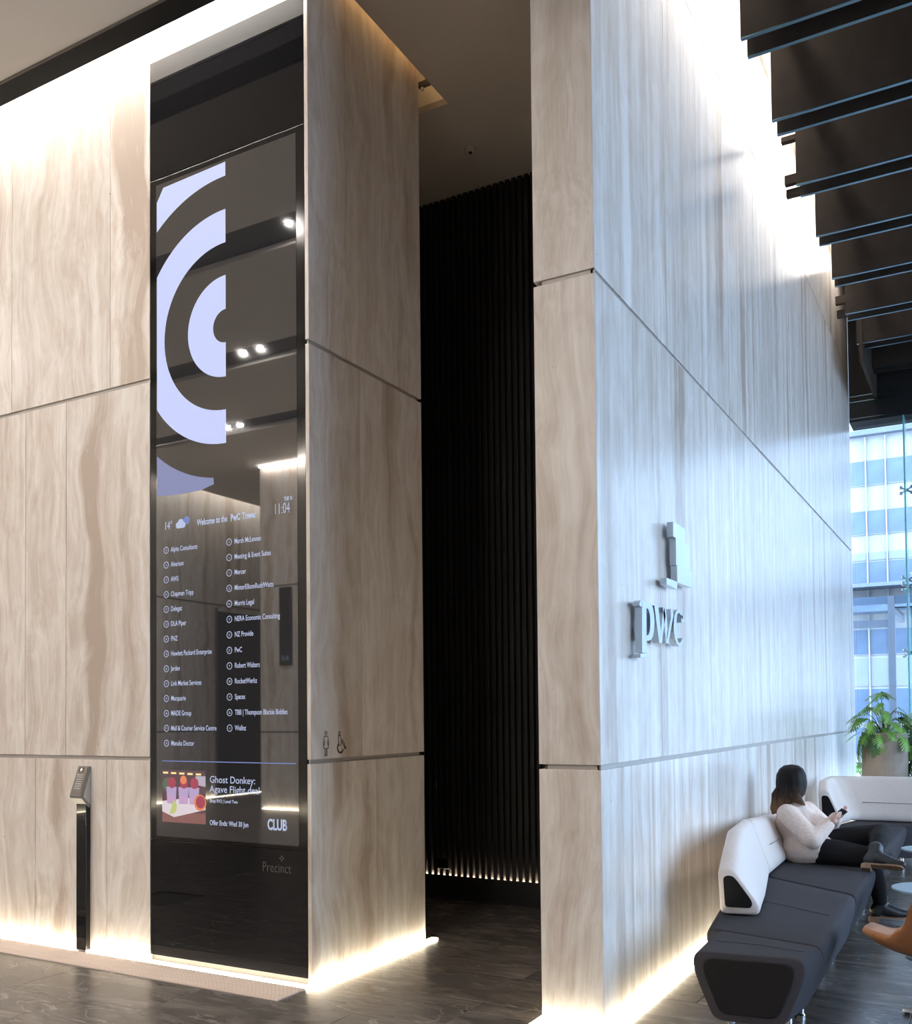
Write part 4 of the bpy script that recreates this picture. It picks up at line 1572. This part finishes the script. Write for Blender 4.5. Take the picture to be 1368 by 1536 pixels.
# hair: dark crown running out to lighter ends that fall behind the near shoulder
hm, nt, N, L, b = new_mat('brown_hair')
tc = N.new('ShaderNodeTexCoord')
sp = N.new('ShaderNodeSeparateXYZ')
L.new(tc.outputs['Object'], sp.inputs[0])
mr = N.new('ShaderNodeMapRange')
mr.inputs[1].default_value, mr.inputs[2].default_value = .80, 1.12
L.new(sp.outputs['Z'], mr.inputs[0])
nz = N.new('ShaderNodeTexNoise')
nz.inputs['Scale'].default_value = 1.0
mpn = N.new('ShaderNodeMapping')
mpn.inputs['Scale'].default_value = (70, 70, 6)
L.new(tc.outputs['Object'], mpn.inputs['Vector'])
L.new(mpn.outputs[0], nz.inputs['Vector'])
ad_ = N.new('ShaderNodeMath')
ad_.operation = 'MULTIPLY_ADD'
ad_.inputs[1].default_value = .45
L.new(nz.outputs['Fac'], ad_.inputs[0])
L.new(mr.outputs[0], ad_.inputs[2])
rp_ = N.new('ShaderNodeValToRGB')
e = rp_.color_ramp.elements
e[0].position, e[1].position = .28, .95
e[0].color = (.27, .14, .07, 1)
e[1].color = (.010, .007, .006, 1)
k = e.new(.62)
k.color = (.055, .030, .018, 1)
L.new(ad_.outputs[0], rp_.inputs[0])
L.new(rp_.outputs[0], b.inputs['Base Color'])
b.inputs['Roughness'].default_value = .6
b.inputs['Specular IOR Level'].default_value = .2
bm = bmesh.new()
rings = [(1.178, -1.420, 7.975, .012, .012), (1.170, -1.420, 7.972, .055, .055), (1.145, -1.420, 7.968, .088, .09), (1.10, -1.421, 7.965, .110, .112), (1.04, -1.422, 7.962, .116, .118),
         (.985, -1.424, 7.955, .114, .110), (.945, -1.430, 7.940, .110, .096), (.915, -1.445, 7.925, .100, .085), (.885, -1.470, 7.905, .078, .068), (.855, -1.498, 7.89, .052, .050), (.820, -1.520, 7.88, .034, .036), (.795, -1.532, 7.875, .014, .016)]
secs = []
for z, cx, cy, rx, ry in rings:
    s_ = []
    for j in range(64):
        a = 2 * PI * j / 64
        wv = 1 + .018 * math.sin(13 * a + z * 18) + .012 * math.sin(29 * a - z * 31)
        s_.append(Vector((cx + rx * wv * math.cos(a), cy + ry * wv * math.sin(a), z)))
    secs.append(s_)
loft(bm, secs)
obj('hair', bm, hm, person, smooth=True)
bm = bmesh.new()
tube(bm, [(-1.40, 7.88, .96), (-1.36, 7.86, .915), (-1.325, 7.87, .885), (-1.31, 7.89, .868)], [.046, .036, .020, .006], 14)
obj('hair_lock', bm, hm, person, smooth=True)
bm = bmesh.new()
tube(bm, [(-1.50, 7.90, .99), (-1.525, 7.89, .94), (-1.528, 7.88, .88), (-1.545, 7.87, .83), (-1.548, 7.87, .79)], [.03, .036, .034, .026, .008], 14)
obj('hair_lock', bm, hm, person, smooth=True)

ph = empty('phone', (-1.03, 7.90, .80))
tag(ph, 'dark mobile phone held in the hands of the seated woman', 'phone')
q = Matrix.Translation((-1.048, 7.905, .818)) @ Euler((math.radians(-20), math.radians(-42), math.radians(4))).to_matrix().to_4x4()
bm = bmesh.new()
bbox(bm, -.035, .035, -.07, .07, -.004, .004, .003)
bm.transform(q)
obj('case', bm, M['black'], ph)
bm = bmesh.new()
bbox(bm, -.031, .031, -.065, .065, .0041, .0046)
bm.transform(q)
obj('screen', bm, M['blackglass'], ph)

# ------------------------------------------------------------------ glazing and the street
win = empty('window_1', (2.6, 14.95, 0))
tag(win, kind='structure')
for xa, xb in ((-1.73, -1.035), (-1.025, 1.2), (1.21, 3.4), (3.41, 5.2), (5.21, 6.9)):
    for za, zb2 in ((.02, 2.40), (2.41, 4.70), (4.71, 5.72)):
        box('pane', xa, xb, 14.94, 14.952, za, zb2, M['glass'], win)
box('glass_fin', -1.040, -1.020, 14.64, 14.93, .02, 5.70, M['glass_edge'], win)
for z in (4.70, 3.43, 3.33, 2.40):
    bm = bmesh.new()
    tube(bm, [(-1.10, 14.90, z - .04), (-1.03, 14.92, z), (-.96, 14.90, z + .04)], .012, 8)
    tube(bm, [(-1.10, 14.90, z + .04), (-1.03, 14.92, z), (-.96, 14.90, z - .04)], .012, 8)
    sp_ = obj('spider_fitting', bm, M['steel'], win, smooth=True)
    for sx_, sz_ in ((-1.10, -.04), (-1.10, .04), (-.96, .04), (-.96, -.04)):
        bm = bmesh.new()
        bmesh.ops.create_uvsphere(bm, u_segments=10, v_segments=6, radius=.026, matrix=Matrix.Translation((sx_, 14.905, z + sz_)))
        obj('fixing_disc', bm, M['steel'], sp_, smooth=True)
box('sill', -1.73, 6.9, 14.90, 15.0, 0, .02, M['steel'], win)

win2 = empty('window_2', (6.9, 8.5, 0))
tag(win2, kind='structure')
yy = 2.1
while yy < 14.9:
    box('pane', 6.89, 6.902, yy + .03, min(yy + 2.13, 15.0) - .03, .02, 6.2, M['glass'], win2)
    box('mullion', 6.85, 6.95, yy - .03, yy + .03, 0, 6.2, M['black'], win2)
    yy += 2.13
box('head_beam', 6.8, 7.0, 2.1, 15.1, 6.2, 8.0, M['black'], win2)

pv = box('pavement', -60, 60, 15.2, 90, -.12, -.04, M['pavement'])
tag(pv, kind='structure')
pv2 = box('pavement', 9.2, 60, -30, 15.19, -.12, -.04, M['pavement'])
tag(pv2, kind='structure')

# building across the street
YO = 32.0
bd = empty('office_building', (-3, YO, 0))
tag(bd, 'white office building with bands of blue windows across the street', 'building')
box('wall', -24, 16, YO, YO + 10, 0, 10.05, M['facade'], bd)
box('roof_edge', -24.2, 16.2, YO - .25, YO + 10, 10.05, 10.2, M['frame_blue'], bd)
box('upper_storey', -24, 16, YO + 1.5, YO + 10, 10.2, 26, M['facade'], bd)
box('joint', -24, 16, YO + 1.48, YO + 1.5, 11.2, 11.25, M['frame_blue'], bd)
bays = [-6.6, -5.2, -3.80, -3.33, -2.78, -1.95, -1.1, -.2]
cols = [(-6.30, -5.35), (-5.29, -4.34), (-4.28, -3.36), (-3.30, -2.80), (-2.74, -1.98), (-1.92, -1.0), (-.94, 0.0), (.06, 1.0)]
bands = [(8.52, 9.30, 'pane'), (7.0, 7.75, 'pane'), (5.50, 6.18, 'pane'), (6.20, 6.46, 'pane_pale'), (3.3, 4.10, 'pane'), (2.35, 3.22, 'pane_pale'), (1.2, 2.28, 'pane'), (.25, 1.1, 'pane')]
for xa, xb in cols:
    for za, zb2, mm in bands:
        w_ = box('window', xa, xb, YO - .05, YO + .02, za, zb2, M['facade'], bd)
        box('pane', xa + .01, xb - .01, YO - .06, YO - .05, za + .02, zb2 - .02, M[mm], w_)
for x in (-3.33, -2.77, -1.95):
    box('mullion', x - .02, x + .02, YO - .12, YO, 0.2, 10.0, M['facade'], bd)
box('canopy', -9, 6, YO - .9, YO, 5.30, 5.40, M['frame_blue'], bd)
box('canopy', -9, 6, YO - .9, YO, 4.55, 4.95, M['pane'], bd)

# steel portal in the forecourt
po = empty('entrance_portal', (-1.5, 19.0, 0))
tag(po, 'pale steel entrance frame with glass roof outside the window', 'gate')
box('beam', -3.4, -1.2, 18.95, 19.05, 3.52, 3.66, M['pane'], po)
box('post', -1.66, -1.545, 18.94, 19.06, 0, 3.66, M['frame_blue'], po)
box('post', -1.43, -1.35, 21.2, 21.3, 0, 3.5, M['frame_blue'], po)
box('beam', -1.64, -1.56, 19.05, 21.3, 3.36, 3.5, M['frame_blue'], po)
box('roof_glass', -1.545, 0.4, 19.0, 21.3, 3.44, 3.46, M['glass'], po)
box('rail', -3.4, -1.66, 18.97, 19.03, 3.10, 3.24, M['frame_blue'], po)

# shrub outside, glimpsed between wall end and planter
sh = empty('shrub', (-1.78, 16.4, 0))
tag(sh, 'bright green shrub outside, glimpsed between wall end and planter', 'shrub')
sspec = [(random.uniform(-.4, .4), random.uniform(-.3, .3), random.uniform(.1, 1.2), random.uniform(0, 6.28), random.uniform(-.2, .6), random.choice((0, 1)), random.uniform(.9, 1.3)) for _ in range(44)]
leafy(sh, (-1.85, 16.4, .05), sspec)
